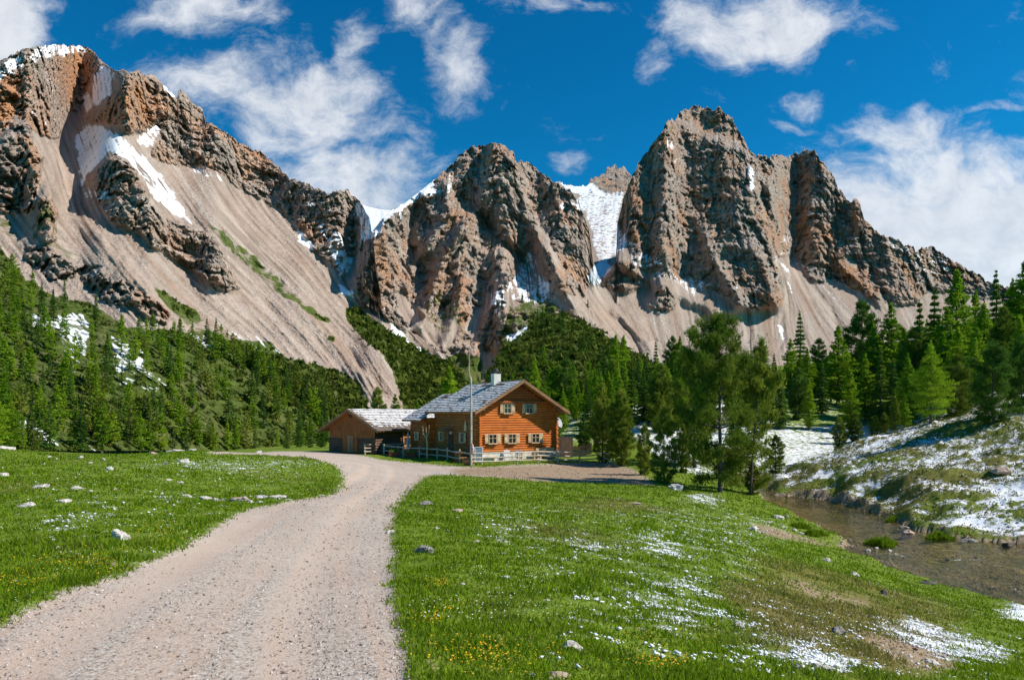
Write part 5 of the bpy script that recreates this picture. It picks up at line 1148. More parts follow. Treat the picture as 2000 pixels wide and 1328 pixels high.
bp = MB(); bp.box(BW+.12, BW+.18, 5.0, BL-.3, -1.02, -.55); bp.box(BW+.12, BW+.16, 5.0, BL-.3, -2.2, -1.75); bp.build('side_boards', M_SOFFIT, BN)
bs = MB()
for i in range(60): y = 5.2+i*.165; bs.box(BW+.02, BW+.06, y, y+.07, -1.80, -1.0)
bs.build('slats', M_DARKW, BN)
for y in (5.0, 8.4, 11.8, 15.0): q = MB(); q.box(BW+.04, BW+.24, y, y+.22, BZ0-.2, -.35); q.build('post', M_SOFFIT, BN)
def snow_barn(c, y, r):
    edge = min(c/.30, (y+.02)/.10, 1.0); return .15+.62*edge+r.uniform(-.18, .22) if edge < 1 else .80+r.uniform(-.32, .2)
roof(BN, -BOV, BZE, BW/2, BZR, -.9, BL+.4, snow_barn, .12)
# --- fences
def gzp(px, d, dz=0): X = (px-1000)/F*d; return (X, d, float(gz(X, d))+dz)
def fence(name, pts, rails, h, label, cat='fence', rad=.06, posth=1.1, gap=2.6, sag=.05, mat=M_RAIL):
    P0 = np.array(pts[0]); root = empty(name, tuple(P0), 0, label, cat); posts = []
    for a, b in zip(pts[:-1], pts[1:]):
        a = np.array(a); b = np.array(b); n = max(1, round(np.linalg.norm((b-a)[:2])/gap))
        for i in range(n): posts.append(a+(b-a)*i/n)
    posts.append(np.array(pts[-1]))
    posts = [np.array([p[0], p[1], float(gz(p[0], p[1]))])-P0 for p in posts]
    for p in posts:
        mb = MB(); t_ = R5.uniform(-.04, .04); mb.tube([p+[0, 0, -.2], p+[t_, t_*.5, posth+R5.uniform(-.06, .08)]], [.075, .06], 7); mb.build('post', mat, root)
    for a, b in zip(posts[:-1], posts[1:]):
        d = (b-a)/np.linalg.norm(b-a); side = np.array([-d[1], d[0], 0])*-.085
        for zr in rails:
            mb = MB(); j = R5.uniform(-.03, .03); mb.tube([a-d*.2+side+[0, 0, zr*h+j], (a+b)/2+side+[0, 0, zr*h-sag*.4+j], b+d*.2+side+[0, 0, zr*h-j]], [rad*1.1, rad, rad*.85], 6); mb.build('rail', mat, root)
    return root
fence('rail_fence', [gzp(925, 54.5), gzp(1010, 56.2), gzp(1090, 58.2), gzp(1172, 61)], (.30, .64, 1.0), .95, 'sunlit weathered pole fence with three rails in front of the chalet gable', posth=1.02)
fence('rail_fence', [gzp(1172, 61), gzp(1197, 57.5)], (.5, 1.0), .9, 'short pole fence piece running downhill from the right end of the long fence', gap=4, posth=.95)
fence('rail_fence', [gzp(921, 55), gzp(898, 57), gzp(874, 59), gzp(854, 61), gzp(787, 65), gzp(750, 68)], (.42, .95), .95, 'shaded pole fence along the road beside the shaded chalet wall', gap=3.0)
fence('rail_fence', [gzp(713, 68.5), gzp(745, 70), gzp(777, 71.5), gzp(808, 73)], (.3, .65, 1.0), 1.0, 'pale pole fence with three rails in front of the barn side', gap=2.4)
# palisade and pickets right of the chalet
r = empty('palisade', hloc(HW+.45, .6, ZB), TH, 'tall dark board palisade at the right corner of the chalet', 'fence'); mb = MB()
for i in range(12): mb.box(i*.155, i*.155+.145, -.02-R5.uniform(0, .02), .02, -.3, 1.95+R5.uniform(-.04, .04))
mb.build('boards', M_DARKW, r)
a = np.array(hloc(HW+2.4, 1.0, 0)); b = np.array(hloc(HW+5.6, 2.4, 0)); r = empty('picket_fence', (a[0], a[1], float(gz(a[0], a[1]))), 0, 'low picket fence on the slope right of the palisade', 'fence'); ps = MB(); rr = MB()
for i in range(24):
    p = a+(b-a)*i/23; z = float(gz(p[0], p[1]))-float(gz(a[0], a[1])); q = p-a; hh = 1.0+R5.uniform(-.1, .08)
    ps.beam((q[0], q[1], z-.1), (q[0]+.01, q[1], z+hh), .07, .03, (0, 1, 0))
ps.build('pickets', M_DARKW, r)
z2 = float(gz(b[0], b[1]))-float(gz(a[0], a[1]))
for k in (.35, .8): q = MB(); q.beam((0, .04, k), (b[0]-a[0], b[1]-a[1]+.04, z2+k), .04, .07); q.build('rail', M_DARKW, r)
# flag pole
X, Y, Z = gzp(920, 54.0); fp = empty('flagpole', (X, Y, Z), 0, 'very tall thin bent wooden pole standing at the fence corner in front of the chalet', 'pole')
k_ = 54/F; zt = EYE+(HZ-735)*k_-Z; zt2 = EYE+(HZ-664)*k_-Z
mb = MB(); mb.tube([(0, 0, -.2), (.02, 0, zt*.5), (0, 0, zt)], [.10, .085, .06], 8); mb.build('mast', M_RAIL, fp, True)
mb = MB(); mb.tube([(0, -.05, zt-.35), (-.10, -.04, zt+.05), (-.17, -.03, zt+.6), (-.13, -.03, zt+1.6), (-.08, -.03, zt2)], [.045, .042, .035, .028, .012], 6); mb.build('thin_top', M_RAIL, fp, True)
mb = MB(); zf = EYE+(HZ-866)*k_-Z; mb.tube([(.10, -.06, zf), (.15, -.07, zf-.35), (.12, -.06, zf-.7), (.05, -.02, zf-.9)], [.05, .12, .10, .03], 7); mb.build('furled_flag', M_FLAG, fp, True)
# things in the garden
def garden():
    X, Y, Z = gzp(935, 55.6); b = empty('display_board', (X, Y, Z), .15, 'white-framed display board with a blue-grey sheet leaning at the fence corner', 'board')
    m = MB(); m.beam((-.30, 0, 0), (-.30, .16, 1.42), .06, .05, (0, 1, 0)); m.beam((.30, 0, 0), (.30, .16, 1.42), .06, .05, (0, 1, 0)); m.beam((-.30, .15, 1.40), (.30, .15, 1.40), .06, .06); m.beam((-.30, .03, .28), (.30, .03, .28), .06, .06); m.beam((-.24, .45, 0), (-.24, .16, 1.3), .04, .04, (0, 1, 0)); m.build('frame', M_WHITE, b)
    m = MB(); m.add([(-.27, .03, .31), (.27, .03, .31), (.27, .145, 1.37), (-.27, .145, 1.37), (-.27, .05, .31), (.27, .05, .31), (.27, .165, 1.37), (-.27, .165, 1.37)], [(0, 1, 2, 3), (7, 6, 5, 4), (0, 4, 5, 1), (1, 5, 6, 2), (2, 6, 7, 3), (3, 7, 4, 0)]); m.build('sheet', M_BOARDB, b)
    def chair(px, d, rz, lb):
        X, Y, Z = gzp(px, d); c = empty('garden_chair', (X, Y, Z), rz, lb, 'chair', 'pale chairs behind the front fence')
        m = MB(); m.box(-.26, .26, -.26, .24, .40, .45); m.build('seat', M_WHITE, c)
        m = MB()
        for i in range(5): m.beam((-.22+.11*i, .24, .45), (-.22+.11*i, .36, 1.02-.05*abs(i-2)), .08, .025, (0, 1, 0))
        m.build('backrest', M_WHITE, c)
        for sx in (-.23, .23):
            for sy in (-.23, .22): m = MB(); m.tube([(sx*1.1, sy*1.15, 0), (sx, sy, .42)], [.02, .02], 5); m.build('leg', M_WHITE, c)
            m = MB(); m.tube([(sx*1.15, -.24, .42), (sx*1.15, -.24, .63), (sx*1.15, .30, .66)], [.02, .02, .02], 5); m.build('armrest', M_WHITE, c)
    chair(992, 58.6, .3, 'pale garden chair with a rounded back, left one behind the front fence'); chair(1009, 58.4, -.5, 'pale garden chair turned sideways, right one behind the front fence')
    def table(px, d, rz, L, lb, backr=False, mat=M_PALE):
        X, Y, Z = gzp(px, d); t_ = empty('wooden_bench' if backr else 'wooden_table', (X, Y, Z), rz, lb, 'bench' if backr else 'table'); h = .45 if backr else .76
        m = MB()
        for i in range(3): m.box(-L/2, L/2, -.28+i*.19, -.11+i*.19, h-.045, h)
        m.build('seat' if backr else 'tabletop', mat, t_)
        for s in (-1, 1): m = MB(); m.box(s*(L/2-.2)-.05, s*(L/2-.2)+.05, -.24, .24, -.05, h-.048); m.build('leg', mat, t_)
        if backr:
            m = MB()
            for i in range(2): m.box(-L/2, L/2, .28, .32, h+.15+i*.22, h+.32+i*.22)
            for s in (-1, 1): m.box(s*(L/2-.2)-.04, s*(L/2-.2)+.04, .32, .37, h-.05, h+.54)
            m.build('backrest', mat, t_)
    table(952, 58.4, .45, 1.5, 'pale wooden bench against the plinth under the leftmost lower window', True)
    table(1068, 60.2, .5, 1.9, 'pale wooden bench in the sun at the right end of the plinth', True)
    table(1030, 59.2, .45, 1.6, 'pale wooden table between the garden chairs and the right-hand bench')
    table(884, 60.5, 1.9, 1.7, 'brown wooden table in the shade of the side wall, farther from the corner', False, M_SOFFIT)
    table(906, 57.5, 1.7, 1.8, 'brown wooden bench with its back to the road next to the pole', True, M_SOFFIT)
    table(893, 58.6, 1.7, 1.5, 'brown wooden table between the benches beside the pole', False, M_SOFFIT)
    table(826, 66, 1.9, 1.5, 'brown wooden bench on the terrace near the rear wing', True, M_SOFFIT)
    def planter(px, d, rz, L, lb, mat):
        X, Y, Z = gzp(px, d); p = empty('planter', (X, Y, Z), rz, lb, 'planter'); m = MB(); m.box(-L/2, L/2, -.25, .25, 0, .42); m.box(-L/2-.03, L/2+.03, -.28, -.22, .42, .47); m.box(-L/2-.03, L/2+.03, .22, .28, .42, .47); m.build('box', mat, p)
        rg = np.random.RandomState(int(px)); n = 260; Pn = np.stack([rg.uniform(-L/2+.05, L/2-.05, n), rg.uniform(-.2, .2, n), .44+np.abs(rg.normal(size=n))*.10], 1); V, Fc = leaves(Pn, np.tile([0, 0, 1.], (n, 1)), np.full(n, .10), rg)
        me = npmesh('plants', V, Fc, False, {'leafvar': np.repeat(rg.rand(n), 3), 'branchvar': np.repeat(rg.rand(n), 3)}); link('plants', me, [M_LAR], p)
    planter(770, 65.0, .1, 1.0, 'reddish wooden planter box by the road, nearer the barn', M_RED); planter(801, 63.2, .2, .95, 'reddish wooden planter box by the road in front of the terrace', M_RED)
    def tub(px, d, lb):
        X, Y, Z = gzp(px, d); m = MB(); m.lathe([(.26, 0), (.34, .2), (.36, .45), (.32, .62), (.28, .62), (.28, .5), (.02, .5)], (0, 0, 0), 14); r = empty('barrel', (X, Y, Z), 0, lb, 'barrel'); m.build('body', M_SOFFIT, r, True)
        for zz in (.12, .46): m = MB(); m.lathe([(.345, zz), (.365, zz+.02), (.365, zz+.05), (.35, zz+.07)], (0, 0, 0), 14); m.build('hoop', M_DARKM, r)
    tub(914, 54.3, 'brown barrel at the foot of the tall pole'); tub(820, 63.5, 'brown barrel planter near the reddish planter boxes')
    X, Y, Z = gzp(797, 69); u = empty('parasol', (X, Y, Z), 0, 'closed grey-white parasol standing between barn and chalet', 'parasol')
    m = MB(); m.tube([(0, 0, 0), (0, 0, 2.35)], [.03, .02], 6); m.build('pole', M_WHITE, u); m = MB(); m.lathe([(.13, .75), (.17, .9), (.14, 1.3), (.10, 1.8), (.04, 2.25), (.01, 2.33)], (0, 0, 0), 10); m.build('canopy', M_CLOTH, u, True)
    # bare forked post tree
    X, Y, Z = gzp(834, 62); u = empty('bare_tree', (X, Y, Z), 0, 'thin bare pale trunk with upright forks in front of the shaded wing', 'tree'); m = MB(); m.tube([(0, 0, -.1), (.02, 0, 1.2), (-.03, 0, 1.9)], [.085, .075, .06], 7); m.build('trunk', M_PALE, u, True)
    for q in ([(-.03, 0, 1.85), (-.35, 0, 2.3), (-.38, 0, 3.0)], [(-.03, 0, 1.85), (.16, .02, 2.4), (.20, 0, 3.1)], [(-.02, 0, 1.5), (-.05, -.1, 2.4), (-.08, 0, 2.9)]): m = MB(); m.tube(q, [.045, .03, .012], 5); m.build('branch', M_PALE, u, True)
    # satellite dish
    P = hloc(HW+.55, .3, 0); z = EYE-19*60.5/F; u = empty('satellite_dish', (P[0], P[1], z), TH, 'grey satellite dish mounted at the right corner of the chalet', 'satellite dish')
    m = MB(); V = []; Fq = []
    Rr = .46; nr, ns = 6, 20
    for side, off in ((0, 0), (1, .02)):
        for i in range(nr+1):
            for k in range(ns): rr_ = Rr*i/nr+1e-3; t_ = 2*math.pi*k/ns; V.append((rr_*math.cos(t_), .35*rr_*rr_-.0+off, rr_*math.sin(t_)*1.05))
    V = [(x, -y, z) for x, y, z in V]
    for s in (0, 1):
        for i in range(nr):
            for k in range(ns): b = s*(nr+1)*ns; q = (b+i*ns+k, b+i*ns+(k+1) % ns, b+(i+1)*ns+(k+1) % ns, b+(i+1)*ns+k); Fq.append(q if s else q[::-1])
    m.add(V, Fq); o = m.build('dish', M_GREYM, u, True); o.rotation_euler = (math.radians(-20), 0, math.radians(25))
    m = MB(); m.tube([(0, -.02, -.45), (.1, -.35, -.25), (.12, -.5, -.05)], [.018, .018, .018], 5); m.box(.07, .17, -.56, -.48, -.09, .01); m.build('arm', M_GREYM, u)
    m = MB(); m.tube([(0, .06, 0), (-.2, .1, 0), (-.5, .1, -.1)], [.03, .03, .03], 6); m.build('bracket', M_DARKM, u)
garden()
# ------------------------------------------------------------------ stones, grass, flowers, gravel, snow remains
def rock_mat(name, c1, c2, c3, lo=.5):
    m, t, out = newmat(name); P = t.obj(); n = t.noise(P, 2.2, 6, .7); n2 = t.noise(P, 11, 4, .7)
    c = t.mix(t.ramp(n, .35, .65), c1+(1,), c2+(1,)); c = t.mix(t.ramp(n2, lo, lo+.12, 0, .85), c, c3+(1,))
    principled(t, out, c, .95, t.bump(t.math('ADD', n, t.math('MULTIPLY', n2, .5)), .7, .06), .1); return m
M_RL = rock_mat('pale_limestone', (.40, .35, .31), (.66, .61, .56), (.22, .20, .18), .58)
M_RD = rock_mat('lichen_stone', (.16, .14, .13), (.42, .39, .36), (.05, .05, .045), .50)
M_RB = rock_mat('wet_stone', (.06, .055, .05), (.16, .14, .12), (.25, .2, .16), .6)
M_RT = rock_mat('tan_stone', (.34, .24, .18), (.55, .43, .34), (.24, .18, .14), .58)
def rock_mesh(seed, sx, sy, sz, nu=26, nv=17, rough=.42, cuts=14):
    rg = np.random.RandomState(seed); th = np.linspace(0, 2*math.pi, nu, endpoint=False); ph = np.linspace(-math.pi/2, math.pi/2, nv)
    T, Pp = np.meshgrid(th, ph); D = np.stack([np.cos(Pp)*np.cos(T), np.cos(Pp)*np.sin(T), np.sin(Pp)], -1).reshape(-1, 3); V = D.copy()
    for _ in range(cuts):
        n = rg.normal(size=3); n /= np.linalg.norm(n); h = rg.uniform(.55, .85); d = V@n; k = d > h; V[k] -= (d[k]-h)[:, None]*n*.92
    V += D*(rough*fbm(D[:, 0]*1.7+seed, D[:, 1]*1.7, D[:, 2]*1.7, o=4))[:, None]
    V = V*[sx, sy, sz]
    i = np.arange(nv-1)[:, None]*nu; j = np.arange(nu)[None, :]; f = np.stack([i+j, i+(j+1) % nu, i+nu+(j+1) % nu, i+nu+j], -1).reshape(-1, 4)
    return V, f
RK = [ # px, py(base), width px, height px, kind, label
 (237,1052,38,36,'L','large egg-shaped pale boulder standing in the left meadow beside yellow flowers'),(55,988,40,13,'L','flat pale stone at the far left of the meadow, in front of a smaller one'),
 (127,980,28,11,'L','flat pale stone to the right of the one at the far left of the meadow'),(82,953,38,14,'L','long low pale stone in the upper left meadow'),(152,955,26,11,'L','pale stone right of the long low one in the upper left meadow'),
 (8,930,28,12,'L','pale stone at the left edge of the picture, halfway up the meadow'),(10,876,34,12,'L','pair-sized pale stone on the crest at the left edge'),(157,895,13,12,'L','small upright pale stone on the crest of the left meadow'),
 (215,917,20,10,'L','pale stone below the crest of the left meadow'),(176,905,12,6,'L',None),(202,898,14,7,'L',None),(112,897,12,6,'L',None),(96,893,10,6,'L',None),(300,888,18,12,'T','tan stone on the hummock crest left of the long white stones'),
 (345,878,40,9,'L','long white stone on top of the left hummock'),(376,879,22,10,'L','white stone at the right end of the row on top of the left hummock'),(358,903,24,15,'L','angular white stone half way up the left hummock'),(323,906,14,9,'D','dark speckled stone beside the angular white stone on the hummock'),
 (330,938,16,7,'L',None),(352,943,18,8,'L',None),(225,957,14,8,'T',None),(316,965,10,7,'L',None),(176,960,12,5,'L',None),(505,884,18,8,'L','white stone beside the far bend of the road'),
 (362,970,22,9,'L','small pale stone at the left end of the stone row by the road'),(399,975,28,14,'L','rounded pale stone, second large one of the row by the road'),(421,979,15,12,'L','small round pale stone between the row stones'),(434,979,12,15,'D','grey upright stone in the gap of the stone row'),
 (469,979,50,19,'T','largest tan boulder of the stone row by the road'),(511,973,30,11,'L','pale flat boulder directly right of the largest tan one'),(541,972,36,11,'L','long pale boulder at the right end of the stone row'),(489,981,16,9,'L','small white stone in front of the largest tan boulder'),(507,981,14,6,'L','small flat white stone in front of the pale flat boulder'),
 (113,1073,13,14,'L','small upright stone with a dark side below the snow patch'),(333,1006,11,10,'L','small pale stone in tall grass above the road'),(28,1135,14,7,'T',None),(150,1082,14,6,'L',None),(225,1102,18,7,'T',None),(300,1078,10,7,'L',None),(180,1190,12,6,'T',None),
 (400,1005,14,6,'T',None),(565,976,16,5,'L',None),(600,974,18,5,'T',None),(628,968,14,5,'L',None),(660,950,9,6,'L',None),
 (830,985,34,15,'D','grey lichen-spotted stone at the right road edge near the dirt patch'),(893,1000,24,12,'T','round tan stone right of the lichen-spotted one'),(892,1011,12,5,'L',None),(853,1033,16,9,'L','pale stone in the grass, left one of a close pair'),(872,1037,16,7,'L','pale stone in the grass, right one of a close pair'),
 (828,1078,38,30,'D','dark lichen-covered angular boulder at the right road edge'),(762,1040,22,10,'L','white stone lying in the grass tuft at the road edge'),(930,1057,14,6,'L',None),(988,1130,22,12,'L','white stone alone in the middle of the right meadow'),(903,1141,14,6,'L',None),(1068,1172,16,6,'L',None),
 (1113,1266,46,22,'L','flat grey-white boulder in the lower middle of the meadow'),(1090,1322,60,16,'T','broad flat tan rock at the lower edge of the meadow'),(1040,1318,14,12,'L','small white stone left of the broad flat rock at the lower edge'),(1443,1224,28,17,'L','round grey stone in the meadow above the snow specks'),
 (1637,1236,42,22,'D','dark and white blotched boulder on the bare patch of the meadow'),(1603,1308,40,24,'L','grey rounded boulder near the lower right snow, larger of a pair'),(1560,1304,26,22,'D','grey pointed stone left of the rounded boulder near the lower right snow'),(1440,1312,24,12,'L','grey flat stone at the lower edge left of the pointed stone'),
 (1817,1294,34,18,'L','low grey stone on the brown earth at the lower right'),(1725,1160,20,14,'B','black stone in the grass above the bare patch'),(1615,1096,24,12,'L','pale stone near the gravel bar, left one'),(1668,1124,22,14,'L','pale stone near the gravel bar, right one'),
 (1320,956,34,18,'L','pale boulder in the shade at the meadow edge left of the tallest pine'),(1470,1034,26,12,'L','grey stone embedded in the bank of the stream'),(1518,1012,26,10,'L','pale broken rock on the tip of the near bank'),(1535,1010,14,12,'T','tan broken rock on the tip of the near bank'),(1530,1030,16,8,'L',None),(1550,1036,16,8,'L',None),(1565,1042,14,7,'L',None),(1572,1052,12,6,'L',None),
 (1773,1048,30,14,'T','tan stone lying in the stream by the far bank'),(1765,1036,24,7,'T','thin flat tan stone on the far water edge'),(1952,922,38,20,'T','tan boulder on the snowy right bank below the large dark pine'),(1895,1058,40,9,'D','flat mossy stone in the water under the far bank'),(1968,1072,22,12,'B','black wet stone in the water at the right'),
 (1812,1138,38,7,'B','thin dark stone breaking the water surface in the shallows'),(1695,1078,14,8,'L',None),(1712,1076,12,7,'L',None),(1738,1082,12,7,'L',None),(1850,1098,10,6,'B',None),(1905,1095,12,5,'B',None),(1410,978,16,7,'L',None),(1450,1062,12,6,'T',None),(1205,975,10,5,'L',None),(1240,984,26,6,'T',None),(1500,1020,14,6,'L',None)]
for i, (px, py, w, h, k, lb) in enumerate(RK):
    X, Y, Z = hit(px, py); 
    if 1690 < px < 2000 and 1030 < py < 1145: Z = max(Z, ZW-.02)
    sx = w*Y/F/2*1.05; sz = h*Y/F*.62; 
    if w < 19: sx *= .9; sz *= .85
    sy = sx*(.75 if w < 40 else .6)
    V, f = rock_mesh(i*3+1, sx, sy, max(sz, sx*.3))
    o = link('stone', npmesh('stone', V, f, False), [{'L': M_RL, 'D': M_RD, 'B': M_RB, 'T': M_RT}[k]], loc=(X, Y, Z+max(sz, sx*.3)*.02)); o.rotation_euler = (0, 0, R5.uniform(-.3, .3))
    tag(o, lb or {'L': 'small pale stone half sunk in the meadow grass', 'T': 'small tan stone half sunk in the ground', 'B': 'small dark stone in the shallow water', 'D': 'small grey stone in the grass'}[k], 'stone', None if lb else {'L': 'small pale stones in the grass', 'T': 'small tan stones in the grass', 'B': 'small dark stones in the water', 'D': 'small grey stones'}[k])
# grass blades
rg = np.random.RandomState(21)
def grass_mat():
    m, t, out = newmat('grass_blades'); lv = t.attr('leafvar'); bv = t.attr('branchvar')
    c = t.mix(lv, (.085, .155, .006, 1), (.26, .38, .018, 1)); c = t.mix(t.ramp(bv, .45, 1.0), c, (.27, .24, .07, 1))
    d = t.n.new('ShaderNodeBsdfDiffuse'); tr = t.n.new('ShaderNodeBsdfTranslucent'); t.l.new(c, d.inputs[0]); t.l.new(c, tr.inputs[0])
    mx = t.n.new('ShaderNodeMixShader'); mx.inputs[0].default_value = .35; t.l.new(d.outputs[0], mx.inputs[1]); t.l.new(tr.outputs[0], mx.inputs[2]); t.l.new(mx.outputs[0], out.inputs[0]); return m
def scatter(n, y0, y1, amax=.98, p=1.0):
    Y = np.exp(rg.uniform(math.log(y0), math.log(y1), n)); a = rg.uniform(-amax, amax, n); return a*Y, Y
def snowval(X, Y): return gsamp(m_snow, X, Y)+.95*fbm(X*1.7, Y*1.7, 1.7+0*X, o=6, g=.75)
n = 620000; X, Y = scatter(n, 2.6, 62)
rd = np.maximum(gsamp(m_road, X, Y), gsamp(m_dirt, X, Y)); sdv = gsamp(np.clip(sdg, -5, 5), X, Y)
clump = fbm(X*1.3, Y*1.3, o=4)
wobr = .55*fbm(X*1.2, Y*1.2, o=3)+.42*perlin(X*5, Y*5)*sstep(gsamp(m_road, X, Y), .02, .3)
ok = (rd+wobr+.16*rg.normal(size=n) < .46) & (rd < .80) & (sdv > .12)
ok &= (snowval(X, Y) < .50) | (rg.rand(n) < .22)
ok &= rg.rand(n) < np.clip(.80+1.3*clump, .25, 1)
# tufts that creep over the road edge
X, Y, clump = X[ok], Y[ok], clump[ok]; n = len(X); Z = gz(X, Y)
hgt = rg.uniform(.018, .062, n)*(1+1.1*clump)*np.clip(.75+.02*Y, .8, 1.5)
rbv = sstep(-sdist(RIGHTBANK, X, Y), -1.2, .8); hgt *= 1-.35*rbv; tuftv = sstep(fbm(X*.45, Y*.45, 3+0*X, o=3), .12, .35); hgt *= 1+1.0*tuftv
wd = .0035+.00100*Y; ang = rg.uniform(0, math.pi*2, n); lean = rg.normal(size=(n, 2))*(hgt*.55)[:, None]
dx, dy = np.cos(ang)*wd, np.sin(ang)*wd*.5
V = np.stack([np.stack([X-dx, Y-dy, Z-.01], 1), np.stack([X+dx, Y+dy, Z-.01], 1), np.stack([X+lean[:, 0], Y+lean[:, 1], Z+hgt], 1)], 1).reshape(-1, 3)
dryv = np.clip(.18*tuftv*(rg.rand(n) < .4)+(rg.rand(n) < .05)*.8+gsamp(m_dry, X, Y)+.25*perlin(X*2, Y*2)+.12*rg.normal(size=n)-.20+.3*fbm(X*.09, Y*.09, 2+0*X, o=3)+.3*rbv, 0, 1)
lvv = np.clip(.5+.9*fbm(X*3, Y*3, o=3)+.25*rg.normal(size=n), 0, 1)
me = npmesh('grass', V, np.arange(3*n).reshape(-1, 3), False, {'leafvar': np.repeat(lvv, 3), 'branchvar': np.repeat(dryv, 3)})
tag(link('grass', me, [grass_mat()]), 'short bright green meadow grass on both sides of the gravel road', 'grass', kind='stuff')
# octahedral bits: gravel, snow crumbs, flower heads
def bits(X, Y, size, flat, lift, jig=.35):
    n = len(X); Z = gz(X, Y)+lift; D = np.array([(1,0,0),(0,1,0),(-1,0,0),(0,-1,0),(0,0,1),(0,0,-.5)], float)
    a = rg.uniform(0, 6.28, n); c, s = np.cos(a)[:, None], np.sin(a)[:, None]
    B = D[None]*(1+jig*rg.normal(size=(n, 6, 1)))*size[:, None, None]*np.array([1, .8, flat])
    x = B[..., 0]*c-B[..., 1]*s; y = B[..., 0]*s+B[..., 1]*c
    V = np.stack([x+X[:, None], y+Y[:, None], B[..., 2]+Z[:, None]], -1).reshape(-1, 3)
    f = np.array([(0,1,4),(1,2,4),(2,3,4),(3,0,4),(1,0,5),(2,1,5),(3,2,5),(0,3,5)])
    return V, (np.arange(n)[:, None, None]*6+f[None]).reshape(-1, 3)
def gravel_mat():
    m, t, out = newmat('gravel_stones'); lv = t.attr('leafvar'); c = t.mix(t.ramp(lv, 0, .6), (.12, .10, .09, 1), (.42, .34, .29, 1)); c = t.mix(t.ramp(lv, .72, 1.1), c, (.66, .60, .55, 1)); principled(t, out, c, .9, None, .15); return m
n = 170000; X, Y = scatter(n, 2.6, 40); rd = gsamp(m_road, X, Y); ac = gsamp(across, X, Y)
edge = np.clip(1-np.abs(rd-.5)*2, 0, 1); st_ = fbm(ac*1.6, Y*.12, o=3)
keep = (rd > .25) & (rg.rand(n) < np.clip(.30+1.5*st_+.9*edge+.35*sstep(ac, .3, -1.6), .05, 1)); X, Y = X[keep], Y[keep]
sz = (rg.rand(len(X))**3*.013+.0035)*np.clip(.7+Y*.06, 1, 2.4); V, f = bits(X, Y, sz, .7, sz*.2)
tag(link('gravel', npmesh('gravel', V, f, False, {'leafvar': np.repeat(rg.rand(len(X)), 6)}), [gravel_mat()]), 'loose pinkish and grey gravel on the road', 'gravel', kind='stuff')
M_SNOWB = simple_mat('old_snow', (.74, .77, .82), (.86, .87, .89), 6, .7)
n = 260000; X, Y = scatter(n, 3, 58); sv_ = snowval(X, Y); sdv = gsamp(np.clip(sdg, -5, 5), X, Y); ok = (sv_ > .50) & (gsamp(m_snow, X, Y) > .15) & (sdv > .3) & (gsamp(m_road, X, Y) < .3) & (rg.rand(n) < np.clip((sv_-.46)*2.2, 0, 1)*.8)
X, Y = X[ok], Y[ok]; sz = (.007+.034*rg.rand(len(X))**2)*np.clip(.6+Y*.035, .7, 2.0); V, f = bits(X, Y, sz, .45, .012+.2*sz)
tag(link('snow_remains', npmesh('snow_remains', V, f, True), [M_SNOWB]), 'thin melting snow crumbs left in patches on the grass', 'snow', kind='stuff')
# white meadow flowers and yellow flower clusters
m, t, out = newmat('yellow_petals'); principled(t, out, (.80, .42, .01, 1), .7, None, .2); M_YEL = m
cl_ = [(150,1095,60,14,60),(185,1110,40,10,70),(20,1135,50,10,60),(300,1045,40,14,50),(320,1040,20,16,40),(80,1140,30,6,20),(90,1100,50,8,25),(860,1142,22,5,60),(835,1215,30,7,45),(930,1280,70,14,130),(1300,1300,30,8,40),(960,1300,60,12,60),(1250,1295,20,8,20),(970,1260,16,6,14),(1250,1260,60,16,16),(880,1190,20,8,20),(1200,1255,60,16,20),(230,1000,90,12,50),(350,960,90,16,60),(60,965,60,10,40),(1325,1300,30,8,24),(1080,1290,80,20,22),(1150,1000,150,16,60),(1310,1260,60,12,16),(600,915,60,6,20)]
FX, FY = [], []
for (a, b, ra, rb_, c) in cl_:
    for _ in range(int(c*.9)):
        x, y, z = hit(a+rg.normal()*ra*.8, b+rg.normal()*rb_*1.1); FX.append(x); FY.append(y)
FX, FY = np.array(FX), np.array(FY); k = gsamp(m_road, FX, FY) < .45; FX, FY = FX[k], FY[k]; sz = rg.uniform(.005, .010, len(FX))*np.clip(.8+FY*.045, 1, 2.2)
V, f = bits(FX, FY, sz, .5, .05+0*FX)
tag(link('yellow_flowers', npmesh('yellow_flowers', V, f, False), [M_YEL]), 'small yellow flowers scattered in clusters in the grass', 'flowers', kind='stuff')
n = 16000; X, Y = scatter(n, 6, 45); ok = (np.maximum(gsamp(m_road, X, Y), gsamp(m_dirt, X, Y)) < .2) & (fbm(X*.35, Y*.35, 8+0*X, o=3) > -.05) & (gsamp(np.clip(sdg, -5, 5), X, Y) > 1) & (rg.rand(n) < .5); X, Y = X[ok], Y[ok]
sz = rg.uniform(.005, .010, len(X))*np.clip(.8+Y*.05, 1, 2.4); V, f = bits(X, Y, sz, .5, .035+0*X)
M_WFL = simple_mat('white_petals', (.70, .72, .62), (.80, .80, .72), 6)
tag(link('white_flowers', npmesh('white_flowers', V, f, False), [M_WFL]), 'tiny pale flowers dotted through the meadow', 'flowers', kind='stuff')
